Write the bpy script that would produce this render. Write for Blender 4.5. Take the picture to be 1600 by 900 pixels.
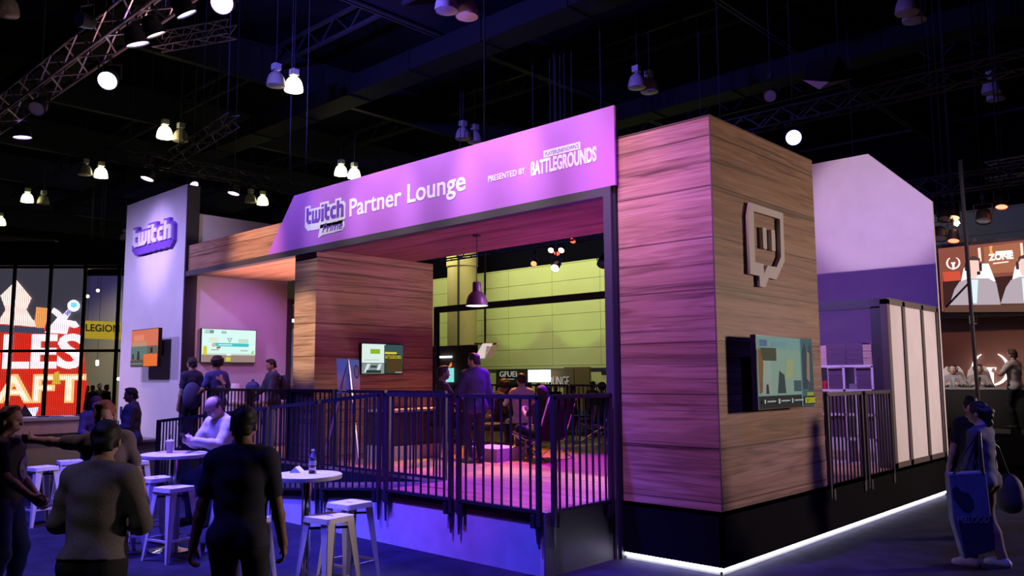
import bpy, math, random
import numpy as np
from mathutils import Vector, Matrix
for o in list(bpy.data.objects): bpy.data.objects.remove(o, do_unlink=True)
SC = bpy.context.scene
COL = SC.collection
random.seed(7)
rad = math.radians
# ---------------------------------------------------------------- camera
cam_d = bpy.data.cameras.new('camera'); cam = bpy.data.objects.new('camera', cam_d); COL.objects.link(cam)
cam_d.sensor_width = 36.0; cam_d.sensor_fit = 'HORIZONTAL'; cam_d.lens = 1275.845/1600*36.0
cam_d.clip_start = .05; cam_d.clip_end = 300
CAMP = Vector((4.0618, -7.2810, 1.92))
YAW, PIT, ROL = -0.753729029, 0.108320171, -0.00572193254
_f = Vector((math.sin(YAW)*math.cos(PIT), math.cos(YAW)*math.cos(PIT), math.sin(PIT)))
_r = Vector((math.cos(YAW), -math.sin(YAW), 0)); _u = _r.cross(_f)
_r, _u = _r*math.cos(ROL)+_u*math.sin(ROL), _u*math.cos(ROL)-_r*math.sin(ROL)
cam.matrix_world = Matrix(((_r.x, _u.x, -_f.x, CAMP.x), (_r.y, _u.y, -_f.y, CAMP.y), (_r.z, _u.z, -_f.z, CAMP.z), (0, 0, 0, 1)))
SC.camera = cam
# ---------------------------------------------------------------- view, world
SC.view_settings.view_transform = 'Standard'; SC.view_settings.look = 'None'
SC.view_settings.gamma = 1; SC.view_settings.exposure = 0; SC.view_settings.use_curve_mapping = False
SC.cycles.use_denoising = True
SC.cycles.max_bounces = 6; SC.cycles.diffuse_bounces = 3; SC.cycles.glossy_bounces = 3; SC.cycles.transmission_bounces = 6
SC.cycles.sample_clamp_indirect = 4
SC.cycles.caustics_reflective = False; SC.cycles.caustics_refractive = False
W = bpy.data.worlds.new('hall_gloom'); SC.world = W; W.use_nodes = True
W.node_tree.nodes['Background'].inputs[0].default_value = (.32, .30, .62, 1)
W.node_tree.nodes['Background'].inputs[1].default_value = .010
# ---------------------------------------------------------------- lights
def spot(name, loc, to, power, color, angle, blend=.5, size=.12):
    d = bpy.data.lights.new(name, 'SPOT'); o = bpy.data.objects.new(name, d); COL.objects.link(o)
    o.location = loc; d.energy = power; d.color = color; d.spot_size = rad(angle); d.spot_blend = blend; d.shadow_soft_size = size
    o.rotation_euler = (Vector(to)-Vector(loc)).to_track_quat('-Z', 'Y').to_euler(); return o
def bulb(name, loc, power, color, size=.1):
    d = bpy.data.lights.new(name, 'POINT'); o = bpy.data.objects.new(name, d); COL.objects.link(o)
    o.location = loc; d.energy = power; d.color = color; d.shadow_soft_size = size; return o
def area(name, loc, to, power, color, sx, sy):
    d = bpy.data.lights.new(name, 'AREA'); o = bpy.data.objects.new(name, d); COL.objects.link(o)
    o.location = loc; d.energy = power; d.color = color; d.shape = 'RECTANGLE'; d.size = sx; d.size_y = sy
    o.rotation_euler = (Vector(to)-Vector(loc)).to_track_quat('-Z', 'Y').to_euler(); return o
# coloured floods and spots out of view; added fills are noted beside them
for fx, tx, ty, pw, an in ((-2.2, -2.4, -1.35, 7500, 36), (-4.6, -5.0, -1.35, 6000, 36), (-7.2, -7.0, -3.2, 8000, 56)):
    spot('flood_blue', (fx, -4.7, 8.4), (tx, ty, .1), pw, (.07, .05, 1.), an, .7, .2)
spot('flood_violet', (-9.5, -6.0, 8.0), (-12.6, -.1, 2.6), 2300, (.46, .35, 1.), 46, .9, .3)
spot('panel_side_fill', (-17.5, -6.5, 7.5), (-13.2, -.1, 2.6), 2000, (.56, .44, 1.), 44, .9, .3)  # fill added from the other side to soften the black shadow on the panel
spot('panel_pool', (-11.2, -6.0, 7.8), (-12.8, -.1, 4.6), 2100, (.60, .40, 1.), 17, .9, .15)
spot('table_top_light', (-2.6, -3.4, 8.3), (-2.3, -3.1, .8), 2300, (.78, .66, 1.), 20, .7, .2)
spot('table_top_light', (-6.0, -3.6, 8.3), (-6.4, -3.0, .8), 1500, (.80, .60, 1.), 46, .7, .2)
spot('back_fill_blue', (-3.5, -8.2, 8.5), (-.3, -4.6, 1.1), 560, (.12, .10, 1.), 26, .8, .3)  # fill added for a blue cast on the foreground backs
spot('back_fill_warm', (1.2, -8.4, 8.5), (-1.05, -5.65, 1.25), 230, (1., .86, .80), 8, .8, .3)  # narrow fill added to lift the grey sweater only
spot('counter_fill', (-11.5, -4.5, 7.8), (-14.3, -1.2, 1.1), 900, (1., .55, .48), 34, .8, .2)  # fill added to brighten the reception counter, no known source
spot('flood_pink_far', (-.3, -19.5, 8.35), (-.9, 2., 4.6), 7000, (1., .54, .84), 13, .9, .08)
spot('column_white', (-8.6, -8.5, 6.5), (-7.32, 0, 2.6), 5600, (1., .80, .66), 9, .6, .1)
spot('side_warm', (10, 13, 3.4), (0, 3.4, 2.3), 4300, (1., .71, .60), 50, .7, .6)
spot('flood_blue_right', (4.2, -1.0, 8.5), (1.3, 1.8, 0), 1500, (.10, .09, 1.), 36, .9, .3)
spot('gable_low_fill', (-1.0, 2.75, 5.2), (-.8, 7.3, 2.2), 170, (.10, .03, 1.), 90, .8, .2)  # added to tint the lower gable violet, source unknown
spot('lounge_violet', (-4.2, 5.2, 7.4), (-3.0, 1.4, .6), 8500, (.28, .0, 1.), 50, .7, .2)
spot('lounge_magenta', (-2.2, -4.5, 5.2), (-2.9, .2, .6), 260, (1., .06, .95), 34, .6, .15)
spot('lounge_amber', (-7.6, 5.4, 7.2), (-6.0, 2.0, .6), 4200, (1., .34, .05), 36, .6, .2)
spot('booth_violet', (-9.8, 1.5, 3.9), (-11.5, .9, 2.0), 70, (.50, .16, 1.), 110, .8, .1)
spot('booth_soffit_fill', (-8.7, .75, .7), (-9.0, .9, 3.95), 1500, (1., .47, .46), 76, .8, .1)  # unseen lamp behind the rail, added to light the booth soffit
spot('canopy_fill', (-3.2, 2.6, .75), (-4.0, 1.0, 3.95), 210, (.46, .06, 1.), 110, .8, .1)  # no fixture here, added to tint the canopy underside violet
spot('partition_red', (-2.6, 1.4, 3.85), (-7.0, 1.2, 2.0), 60, (.48, .10, 1.), 80, .6, .1)
for wx, pw in ((-36, 200), (-30.5, 260), (-25.5, 300), (-20, 260)):
    spot('wall_wash', (wx, 26.5, 2.9), (wx, 30, 6.2), pw*.5, (.72, 1., .25), 70, .35, .15)
area('wall_wash_soft', (-27, 25.5, 11), (-27, 30, 4.5), 1500, (.90, .92, .42), 24, .6)
spot('stage_red', (0, 11, 7), (-1.5, 15.8, 2.2), 420, (1., .50, .40), 60, .8, .2)
spot('stage_front', (-3, 9.5, 6), (-1.0, 14.2, 1.7), 900, (1., .85, .80), 34, .8, .2)
spot('shelf_fill', (-1.0, 3.6, 4.6), (-.8, 5.4, 1.3), 520, (.60, .40, 1.), 60, .7, .1)  # added above the gap to brighten the shelf, no lamp known there
spot('ceiling_fill', (-11, -1.8, 8.8), (-11, 6, 12.8), 5500, (.14, .12, 1.), 110, .9, .2)  # added only to tint the dark ceiling blue, no such fixture on the truss
spot('lobby_warm', (-31.5, 6.5, 6.6), (-34, 9.5, 2.5), 900, (1., .86, .62), 110, .8, .2)
for lx_, ly_ in ((-33.5, 2.5), (-31.8, 4.2), (-30.2, 5.8)): spot('lobby_blue', (lx_, ly_, 5.0), (lx_-2.5, ly_+2.6, 6.3), 160, (.2, .15, 1.), 80, .7, .2)
spot('group_fill', (-6.8, -6.2, 8.4), (-4.2, -3.9, 1.3), 520, (1., .60, .80), 28, .8, .2)  # fill added for the red haired man and those around him
spot('gable_top_fill', (-.3, -19.5, 8.35), (-.9, 7.3, 4.85), 11000, (.92, .66, 1.), 6.2, .6, .08)  # second beam added above the tower top to brighten the gable alone
spot('cabin_fill', (6.0, 6.3, 4.2), (0, 6.1, 1.9), 420, (1., .74, .84), 34, .8, .2)  # fill added for the pale cabin panels alone
spot('poster_fill', (-4.4, -.3, 3.8), (-6.3, .1, 1.95), 70, (1., .9, .85), 24, .6, .05)  # added under the canopy to brighten the easel poster, no fixture
spot('banner_fill', (CAMP+(_f+_r*((158-800)/1275.845)-_u*((440-450)/1275.845))*31.4), (CAMP+(_f+_r*((158-800)/1275.845)-_u*((516-450)/1275.845))*33), 420, (1., .88, .66), 60, .8, .1)  # added behind the glass to brighten the dark yellow banner

# ---------------------------------------------------------------- materials
def nodes(name):
    m = bpy.data.materials.new(name); m.use_nodes = True
    nt = m.node_tree; return m, nt, nt.nodes['Principled BSDF']
def N(nt, t, **kw):
    n = nt.nodes.new(t)
    for k, v in kw.items(): setattr(n, k, v)
    return n
MC = {}
def mat(name, color, rough=.5, metal=0., emit=None, es=0., noise=0., nscale=8., alpha=None, trans=0., bump=0., spec=None):
    if name in MC: return MC[name]
    m, nt, b = nodes(name)
    c = tuple(color)+(1,)
    b.inputs['Base Color'].default_value = c; b.inputs['Roughness'].default_value = rough; b.inputs['Metallic'].default_value = metal
    if emit: b.inputs['Emission Color'].default_value = tuple(emit)+(1,); b.inputs['Emission Strength'].default_value = es
    if spec is not None: b.inputs['Specular IOR Level'].default_value = spec
    if trans: b.inputs['Transmission Weight'].default_value = trans; b.inputs['IOR'].default_value = 1.33
    if noise or bump:
        tc = N(nt, 'ShaderNodeNewGeometry'); nz = N(nt, 'ShaderNodeTexNoise'); nz.inputs['Scale'].default_value = nscale; nz.inputs['Detail'].default_value = 5
        nt.links.new(tc.outputs['Position'], nz.inputs['Vector'])
        if noise:
            mr = N(nt, 'ShaderNodeMapRange'); mr.inputs[1].default_value = .25; mr.inputs[2].default_value = .75
            mr.inputs[3].default_value = 1-noise; mr.inputs[4].default_value = 1+noise
            mx = N(nt, 'ShaderNodeMix', data_type='RGBA', blend_type='MULTIPLY'); mx.inputs['Factor'].default_value = 1; mx.inputs['A'].default_value = c
            nt.links.new(nz.outputs['Fac'], mr.inputs[0]); nt.links.new(mr.outputs[0], mx.inputs['B']); nt.links.new(mx.outputs['Result'], b.inputs['Base Color'])
        if bump:
            bp = N(nt, 'ShaderNodeBump'); bp.inputs['Strength'].default_value = bump; bp.inputs['Distance'].default_value = .02
            nt.links.new(nz.outputs['Fac'], bp.inputs['Height']); nt.links.new(bp.outputs[0], b.inputs['Normal'])
    MC[name] = m; return m
def wood(name, flat=False, pitch=.525, off=.685, dark=(.20, .105, .062), mid=(.39, .215, .125), light=(.54, .335, .21), rough=.5, gs=1.):
    m, nt, b = nodes(name); L = nt.links.new
    g = N(nt, 'ShaderNodeNewGeometry'); s = N(nt, 'ShaderNodeSeparateXYZ'); L(g.outputs['Position'], s.inputs[0])
    def M(op, a, bb=None, c=None):
        n = N(nt, 'ShaderNodeMath', operation=op)
        for i, v in enumerate((a, bb, c)):
            if v is None: continue
            if isinstance(v, (int, float)): n.inputs[i].default_value = v
            else: L(v, n.inputs[i])
        return n.outputs[0]
    if flat: u, v = s.outputs[0], s.outputs[1]
    else: u, v = M('ADD', s.outputs[0], s.outputs[1]), s.outputs[2]
    row = M('DIVIDE', M('SUBTRACT', v, off), pitch); pid = M('FLOOR', row); fr = M('FRACT', row)
    def noise(su, sv, scale, detail, dist, seed):
        cv = N(nt, 'ShaderNodeCombineXYZ'); L(M('MULTIPLY', u, su), cv.inputs[0]); L(M('MULTIPLY', v, sv), cv.inputs[1]); L(M('MULTIPLY', pid, seed), cv.inputs[2])
        n = N(nt, 'ShaderNodeTexNoise'); L(cv.outputs[0], n.inputs['Vector']); n.inputs['Scale'].default_value = scale; n.inputs['Detail'].default_value = detail
        n.inputs['Roughness'].default_value = .6; n.inputs['Distortion'].default_value = dist; return n.outputs['Fac']
    big = noise(.30*gs, 5.0*gs, 1., 3, .9, 17.3); fine = noise(.8*gs, 36*gs, 1., 3, .3, 5.1); streak = noise(.32*gs, 13*gs, 1., 3, .8, 9.7); tone = noise(.12, .35, 1., 1, 0, 31.7)
    rings = M('SINE', M('MULTIPLY', big, 46.))
    fac = M('ADD', M('ADD', M('MULTIPLY', rings, .06), M('MULTIPLY', fine, .52)), M('ADD', M('MULTIPLY', big, .55), M('MULTIPLY', tone, .25)))
    fac = M('SUBTRACT', fac, .17)
    ramp = N(nt, 'ShaderNodeValToRGB'); e = ramp.color_ramp.elements
    e[0].position = .28; e[0].color = dark+(1,); e[1].position = .72; e[1].color = light+(1,); k = e.new(.47); k.color = mid+(1,)
    L(fac, ramp.inputs[0])
    gl = N(nt, 'ShaderNodeMapRange'); gl.inputs[1].default_value = .54; gl.inputs[2].default_value = .68; gl.inputs[3].default_value = 1; gl.inputs[4].default_value = .36; L(streak, gl.inputs[0])
    edge = M('MINIMUM', fr, M('SUBTRACT', 1., fr)); jn = N(nt, 'ShaderNodeMapRange'); jn.inputs[1].default_value = .008; jn.inputs[2].default_value = .022; jn.inputs[3].default_value = .32; jn.inputs[4].default_value = 1; L(edge, jn.inputs[0])
    mul = M('MULTIPLY', gl.outputs[0], jn.outputs[0])
    mx = N(nt, 'ShaderNodeMix', data_type='RGBA', blend_type='MULTIPLY'); mx.inputs['Factor'].default_value = 1
    L(ramp.outputs[0], mx.inputs['A']); L(mul, mx.inputs['B']); L(mx.outputs['Result'], b.inputs['Base Color'])
    b.inputs['Roughness'].default_value = rough; b.inputs['Specular IOR Level'].default_value = .22; return m
def glow(name, color, s=1.):
    return mat(name, (.01, .01, .01), .6, emit=color, es=s, spec=.08)
def pixel_glow(name, color, s, px):
    """emissive LED wall: bright dots on a dark grid"""
    m, nt, b = nodes(name); L = nt.links.new
    g = N(nt, 'ShaderNodeNewGeometry'); s3 = N(nt, 'ShaderNodeSeparateXYZ'); L(g.outputs['Position'], s3.inputs[0])
    outs = []
    for src in (s3.outputs[1], s3.outputs[2]):
        a = N(nt, 'ShaderNodeMath', operation='DIVIDE'); a.inputs[1].default_value = px; L(src, a.inputs[0])
        f = N(nt, 'ShaderNodeMath', operation='FRACT'); L(a.outputs[0], f.inputs[0])
        c = N(nt, 'ShaderNodeMath', operation='GREATER_THAN'); c.inputs[1].default_value = .3; L(f.outputs[0], c.inputs[0]); outs.append(c.outputs[0])
    p = N(nt, 'ShaderNodeMath', operation='MULTIPLY'); L(outs[0], p.inputs[0]); L(outs[1], p.inputs[1])
    q = N(nt, 'ShaderNodeMath', operation='MULTIPLY_ADD'); L(p.outputs[0], q.inputs[0]); q.inputs[1].default_value = s*1.2; q.inputs[2].default_value = s*.22
    b.inputs['Base Color'].default_value = (.02, .02, .02, 1); b.inputs['Emission Color'].default_value = tuple(color)+(1,); L(q.outputs[0], b.inputs['Emission Strength']); return m
# ---------------------------------------------------------------- mesh builders
def tag(o, label=None, cat=None, group=None, kind=None):
    for k, v in (('label', label), ('category', cat), ('group', group), ('kind', kind)):
        if v: o[k] = v
    return o
def thing(name, label, cat, loc=(0, 0, 0), rz=0., group=None, kind=None):
    o = bpy.data.objects.new(name, None); COL.objects.link(o); o.location = loc; o.rotation_euler = (0, 0, rz); o.empty_display_size = .1
    return tag(o, label, cat, group, kind)
class MB:
    def __init__(s): s.v = []; s.f = []
    def add(s, vs, fs):
        b = len(s.v); s.v += [tuple(p) for p in vs]; s.f += [tuple(b+i for i in f) for f in fs]; return s
    def box(s, lo, hi):
        x0, y0, z0 = lo; x1, y1, z1 = hi
        return s.add([(x0, y0, z0), (x1, y0, z0), (x1, y1, z0), (x0, y1, z0), (x0, y0, z1), (x1, y0, z1), (x1, y1, z1), (x0, y1, z1)],
                     [(0, 3, 2, 1), (4, 5, 6, 7), (0, 1, 5, 4), (1, 2, 6, 5), (2, 3, 7, 6), (3, 0, 4, 7)])
    def cbox(s, c, d): return s.box([c[i]-d[i]/2 for i in range(3)], [c[i]+d[i]/2 for i in range(3)])
    def bar(s, p, q, w, h=None, up=(0, 0, 1), w2=None, h2=None):
        p = Vector(p); q = Vector(q); h = w if h is None else h; w2 = w if w2 is None else w2; h2 = h if h2 is None else h2
        d = (q-p).normalized(); a = Vector(up)
        if abs(d.dot(a)) > .98: a = Vector((0, 1, 0))
        r = d.cross(a).normalized(); u = r.cross(d)
        P = [c+r*(sx*ww/2)+u*(sy*hh/2) for c, ww, hh in ((p, w, h), (q, w2, h2)) for sx, sy in ((-1, -1), (1, -1), (1, 1), (-1, 1))]
        return s.add(P, [(3, 2, 1, 0), (4, 5, 6, 7), (0, 1, 5, 4), (1, 2, 6, 5), (2, 3, 7, 6), (3, 0, 4, 7)])
    def cyl(s, p, q, r, r2=None, n=16):
        p = Vector(p); q = Vector(q); r2 = r if r2 is None else r2; d = (q-p).normalized()
        a = Vector((0, 0, 1)) if abs(d.z) < .9 else Vector((1, 0, 0)); x = d.cross(a).normalized(); y = d.cross(x)
        P = [c+x*(rr*math.cos(2*math.pi*i/n))+y*(rr*math.sin(2*math.pi*i/n)) for c, rr in ((p, r), (q, r2)) for i in range(n)]
        return s.add(P, [tuple(range(n)), tuple(range(2*n-1, n-1, -1))]+[(i, i+n, (i+1) % n+n, (i+1) % n) for i in range(n)])
    def tube(s, pts, r, n=8):
        for i in range(len(pts)-1):
            s.cyl(pts[i], pts[i+1], r, r, n)
        return s
    def lathe(s, prof, c=(0, 0, 0), n=24, axis=(0, 0, 1), cap=False):
        ax = Vector(axis).normalized(); a = Vector((0, 0, 1)) if abs(ax.z) < .9 else Vector((1, 0, 0)); x = ax.cross(a).normalized() if abs(ax.z) < .9 else Vector((1, 0, 0)); y = ax.cross(x)
        c = Vector(c); P = []
        for r, z in prof:
            for i in range(n):
                t = 2*math.pi*i/n; P.append(c+ax*z+x*(r*math.cos(t))+y*(r*math.sin(t)))
        F = [(k*n+i, k*n+(i+1) % n, (k+1)*n+(i+1) % n, (k+1)*n+i) for k in range(len(prof)-1) for i in range(n)]
        if cap: F += [tuple(range(n-1, -1, -1)), tuple((len(prof)-1)*n+i for i in range(n))]
        return s.add(P, F)
    def prism(s, poly, fn, t):
        """poly: list of (a,b); fn(a,b,c) -> point; extruded from c=0 to c=t"""
        n = len(poly)
        P = [fn(a, b, 0.) for a, b in poly]+[fn(a, b, t) for a, b in poly]
        return s.add(P, [tuple(range(n)), tuple(range(2*n-1, n-1, -1))]+[(i, i+n, (i+1) % n+n, (i+1) % n) for i in range(n)])
    def build(s, name, m, parent=None, smooth=None, bevel=0.):
        me = bpy.data.meshes.new(name); off = Vector((0, 0, 0))
        p = parent
        while p is not None:
            if p.get('local'): off = Vector((0, 0, 0)); break
            off = off+p.location; p = p.parent
        me.from_pydata([Vector(v)-off for v in s.v] if off.length else s.v, [], s.f)
        me.materials.append(m); me.validate()
        import bmesh
        bm = bmesh.new(); bm.from_mesh(me); bmesh.ops.recalc_face_normals(bm, faces=bm.faces)
        if bevel: bmesh.ops.bevel(bm, geom=bm.edges[:], offset=bevel, segments=2, affect='EDGES', profile=.5, clamp_overlap=True)
        bm.to_mesh(me); bm.free()
        if smooth is not None:
            me.shade_smooth() 
            me.set_sharp_from_angle(angle=rad(smooth))
        o = bpy.data.objects.new(name, me); COL.objects.link(o)
        if parent is not None: o.parent = parent
        return o
def part(name, m, parent, lo, hi, bevel=0.): return MB().box(lo, hi).build(name, m, parent, bevel=bevel)
def curve_solid(name, polys, fn, t, m, parent=None):
    """outline with holes: polys = [outer, hole, ...] of (a,b); solid of thickness t mapped by fn(a,b,c)"""
    cu = bpy.data.curves.new('tmp', 'CURVE'); cu.dimensions = '2D'; cu.fill_mode = 'BOTH'; cu.extrude = .5
    for poly in polys:
        sp = cu.splines.new('POLY'); sp.points.add(len(poly)-1); sp.use_cyclic_u = True
        for p, (a, b) in zip(sp.points, poly): p.co = (a, b, 0, 1)
    return _from_curve(cu, name, lambda a, b, c: fn(a, b, (c+.5)*t), m, parent)
def _from_curve(cu, name, fn, m, parent, fit=None):
    ob = bpy.data.objects.new('tmp', cu); COL.objects.link(ob)
    dg = bpy.context.evaluated_depsgraph_get(); dg.update(); me = bpy.data.meshes.new_from_object(ob.evaluated_get(dg))
    V = [v.co.copy() for v in me.vertices]; F = [tuple(p.vertices) for p in me.polygons]
    bpy.data.objects.remove(ob, do_unlink=True); bpy.data.curves.remove(cu); bpy.data.meshes.remove(me)
    if fit:
        x0 = min(v.x for v in V); x1 = max(v.x for v in V); y0 = min(v.y for v in V); y1 = max(v.y for v in V)
        if fit[0] is None: k = fit[1]/(y1-y0); fit = ((x1-x0)*k, fit[1])
        V = [Vector(((v.x-x0)/(x1-x0)*fit[0], (v.y-y0)/(y1-y0)*fit[1], v.z)) for v in V]
    mb = MB(); mb.add([fn(v.x, v.y, v.z) for v in V], F)
    return mb.build(name, m, parent)
def text(name, s, fn, w, h, t, m, parent=None, bold=0., shear=0.):
    """lettering s fitted to w x h (bounding box), thickness t, mapped by fn(a,b,c)"""
    cu = bpy.data.curves.new('tmp', 'FONT'); cu.body = s; cu.extrude = .5; cu.offset = bold; cu.shear = shear; cu.resolution_u = 3
    return _from_curve(cu, name, lambda a, b, c: fn(a, b, (c+.5)*t), m, parent, (w, h))
def plane(o, u, v, n):
    o, u, v, n = Vector(o), Vector(u), Vector(v), Vector(n)
    return lambda a, b, c: o+u*a+v*b+n*c
def FRONT(x, y, z): return plane((x, y, z), (1, 0, 0), (0, 0, 1), (0, -1, 0))      # faces -Y
def SIDE(x, y, z): return plane((x, y, z), (0, 1, 0), (0, 0, 1), (1, 0, 0))        # faces +X
def kids(o): return [c for c in COL.objects if c.parent == o]
def dup(root, loc=None, rz=None, label=None, group=None):
    r = root.copy(); COL.objects.link(r)
    if loc is not None: r.location = loc
    if rz is not None: r.rotation_euler = (0, 0, rz)
    if label: r['label'] = label
    if group: r['group'] = group
    for ch in CH.get(root.name, ()) or list(root.children):
        c = ch.copy(); COL.objects.link(c); c.parent = r
        for g in list(ch.children):
            d = g.copy(); COL.objects.link(d); d.parent = c
    return r
CH = {}
def at(px, py, X=None, Y=None, Z=None, D=None):
    """the point of the hall that stands at this place of the photograph, on a known plane or at a known depth"""
    d = _f+_r*((px-800)/1275.845)-_u*((py-450)/1275.845)
    t = (X-CAMP.x)/d.x if X is not None else (Y-CAMP.y)/d.y if Y is not None else (Z-CAMP.z)/d.z if Z is not None else D
    return CAMP+d*t
# ---------------------------------------------------------------- people: smooth distance fields, meshed by surface nets
class Field:
    def __init__(s, lo, hi, h):
        s.h = h; s.lo = np.array(lo, np.float32); s.n = np.ceil((np.array(hi)-s.lo)/h).astype(int)+1
        s.d = np.full(s.n, .08, np.float32)
    def blk(s, lo, hi):
        a = np.clip(np.floor((np.array(lo)-s.lo)/s.h).astype(int), 0, s.n); b = np.clip(np.ceil((np.array(hi)-s.lo)/s.h).astype(int)+1, 0, s.n)
        sl = tuple(slice(i, j) for i, j in zip(a, b))
        ax = [s.lo[i]+s.h*np.arange(a[i], b[i], dtype=np.float32) for i in range(3)]
        return sl, np.meshgrid(*ax, indexing='ij')
    def smin(s, sl, d, k):
        e = s.d[sl]
        if k > 0:
            hh = np.clip(.5+.5*(e-d)/k, 0, 1); s.d[sl] = e*(1-hh)+d*hh-k*hh*(1-hh)
        else: s.d[sl] = np.minimum(e, d)
    def cone(s, a, b, r1, r2, k=.02, inf=0.):
        a = np.array(a, np.float32); b = np.array(b, np.float32); r1 += inf; r2 += inf; m = max(r1, r2)+.08
        sl, (X, Y, Z) = s.blk(np.minimum(a, b)-m, np.maximum(a, b)+m)
        if X.size == 0: return
        ba = b-a; L = float(ba@ba)+1e-9
        t = np.clip(((X-a[0])*ba[0]+(Y-a[1])*ba[1]+(Z-a[2])*ba[2])/L, 0, 1)
        d = np.sqrt((X-a[0]-t*ba[0])**2+(Y-a[1]-t*ba[1])**2+(Z-a[2]-t*ba[2])**2)-(r1+(r2-r1)*t)
        s.smin(sl, d, k)
    def ell(s, c, r, R=None, k=.02, inf=0., sub=False):
        c = np.array(c, np.float32); r = np.array(r, np.float32)+inf; m = float(r.max())+.08
        sl, (X, Y, Z) = s.blk(c-m, c+m)
        if X.size == 0: return
        P = np.stack([X-c[0], Y-c[1], Z-c[2]], -1)
        if R is not None: P = P@np.array(R, np.float32)
        k0 = np.sqrt(((P/r)**2).sum(-1)); k1 = np.sqrt(((P/(r*r))**2).sum(-1))+1e-6
        d = k0*(k0-1)/k1
        if sub: s.d[sl] = np.maximum(s.d[sl], -d)
        else: s.smin(sl, d, k)
    def grid(s): return s.blk(s.lo, s.lo+s.h*s.n)[1]
    def cut(s, p, n):
        """keep the side n points away from: removes where (x-p).n > 0"""
        X, Y, Z = s.grid(); s.d = np.maximum(s.d, (X-p[0])*n[0]+(Y-p[1])*n[1]+(Z-p[2])*n[2])
    def folds(s, amp, f=1., seed=0.):
        X, Y, Z = s.grid(); s.d = s.d+amp*(np.sin(31*f*Z+9*f*X+seed)*np.cos(17*f*X-11*f*Z+2*seed)+.6*np.sin(47*f*Z-23*f*Y+13*f*X+seed))
    def mesh(s):
        f = s.d; ins = f < 0
        c = [ins[i:ins.shape[0]-1+i, j:ins.shape[1]-1+j, k:ins.shape[2]-1+k] for i in (0, 1) for j in (0, 1) for k in (0, 1)]
        cnt = sum(x.astype(np.int8) for x in c); act = (cnt > 0) & (cnt < 8)
        I = np.argwhere(act)
        if len(I) == 0: return [], []
        idx = -np.ones(act.shape, np.int64); idx[act] = np.arange(len(I))
        acc = np.zeros((len(I), 3)); num = np.zeros(len(I))
        co = np.array([(i, j, k) for i in (0, 1) for j in (0, 1) for k in (0, 1)])
        val = np.stack([f[I[:, 0]+o[0], I[:, 1]+o[1], I[:, 2]+o[2]] for o in co], 1)
        for a in range(8):
            for b in range(a+1, 8):
                if np.abs(co[a]-co[b]).sum() != 1: continue
                m = (val[:, a] < 0) != (val[:, b] < 0)
                t = np.where(m, val[:, a]/(val[:, a]-val[:, b]+1e-12), 0)
                acc += m[:, None]*(co[a]+t[:, None]*(co[b]-co[a])); num += m
        V = (I+acc/num[:, None])*s.h+s.lo
        F = []
        for ax in range(3):
            o1, o2 = [(1, 2), (2, 0), (0, 1)][ax]
            lo = [slice(1, -1)]*3; lo[ax] = slice(0, -1)
            hi = list(lo); hi[ax] = slice(1, None)
            A = ins[tuple(lo)]; B = ins[tuple(hi)]
            E = np.argwhere(A != B)
            if len(E) == 0: continue
            flip = A[tuple(E.T)]
            base = E.copy()
            for d in range(3):
                if d != ax: base[:, d] += 1
            def cell(d1, d2):
                q = base.copy(); q[:, o1] -= d1; q[:, o2] -= d2; return idx[tuple(q.T)]
            q = np.stack([cell(1, 1), cell(0, 1), cell(0, 0), cell(1, 0)], 1)
            q[~flip] = q[~flip][:, ::-1]; F.append(q)
        F = np.concatenate(F); F = F[(F >= 0).all(1)]
        return V.tolist(), F.tolist()
def field_obj(name, fl, m, parent):
    V, F = fl.mesh()
    if not V: return None
    me = bpy.data.meshes.new(name); me.from_pydata(V, [], F); me.materials.append(m); me.shade_smooth()
    o = bpy.data.objects.new(name, me); COL.objects.link(o); o.parent = parent; return o
def v3(*a): return np.array(a, float)
def unit(a): return a/(np.linalg.norm(a)+1e-9)
def ik(S, T, l1, l2, hint):
    d = T-S; L = np.linalg.norm(d); L2 = min(L, (l1+l2)*.999); L2 = max(L2, abs(l1-l2)*1.02+.02); u = d/(L+1e-9); T = S+u*L2
    a = (l1*l1-l2*l2+L2*L2)/(2*L2); hgt = math.sqrt(max(l1*l1-a*a, 0)); p = np.array(hint, float); p = p-u*(p@u); p = unit(p)
    return S+u*a+p*hgt, T
def rotz(a): c, s = math.cos(a), math.sin(a); return np.array([[c, -s, 0], [s, c, 0], [0, 0, 1.]])
def rotx(a): c, s = math.cos(a), math.sin(a); return np.array([[1, 0, 0], [0, c, -s], [0, s, c]])
def roty(a): c, s = math.cos(a), math.sin(a); return np.array([[c, 0, s], [0, 1, 0], [-s, 0, c]])
def skin(tone): return mat('skin_%02d%02d%02d' % tuple(int(c*99) for c in tone), tone, .55, noise=.08, nscale=30)
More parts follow.
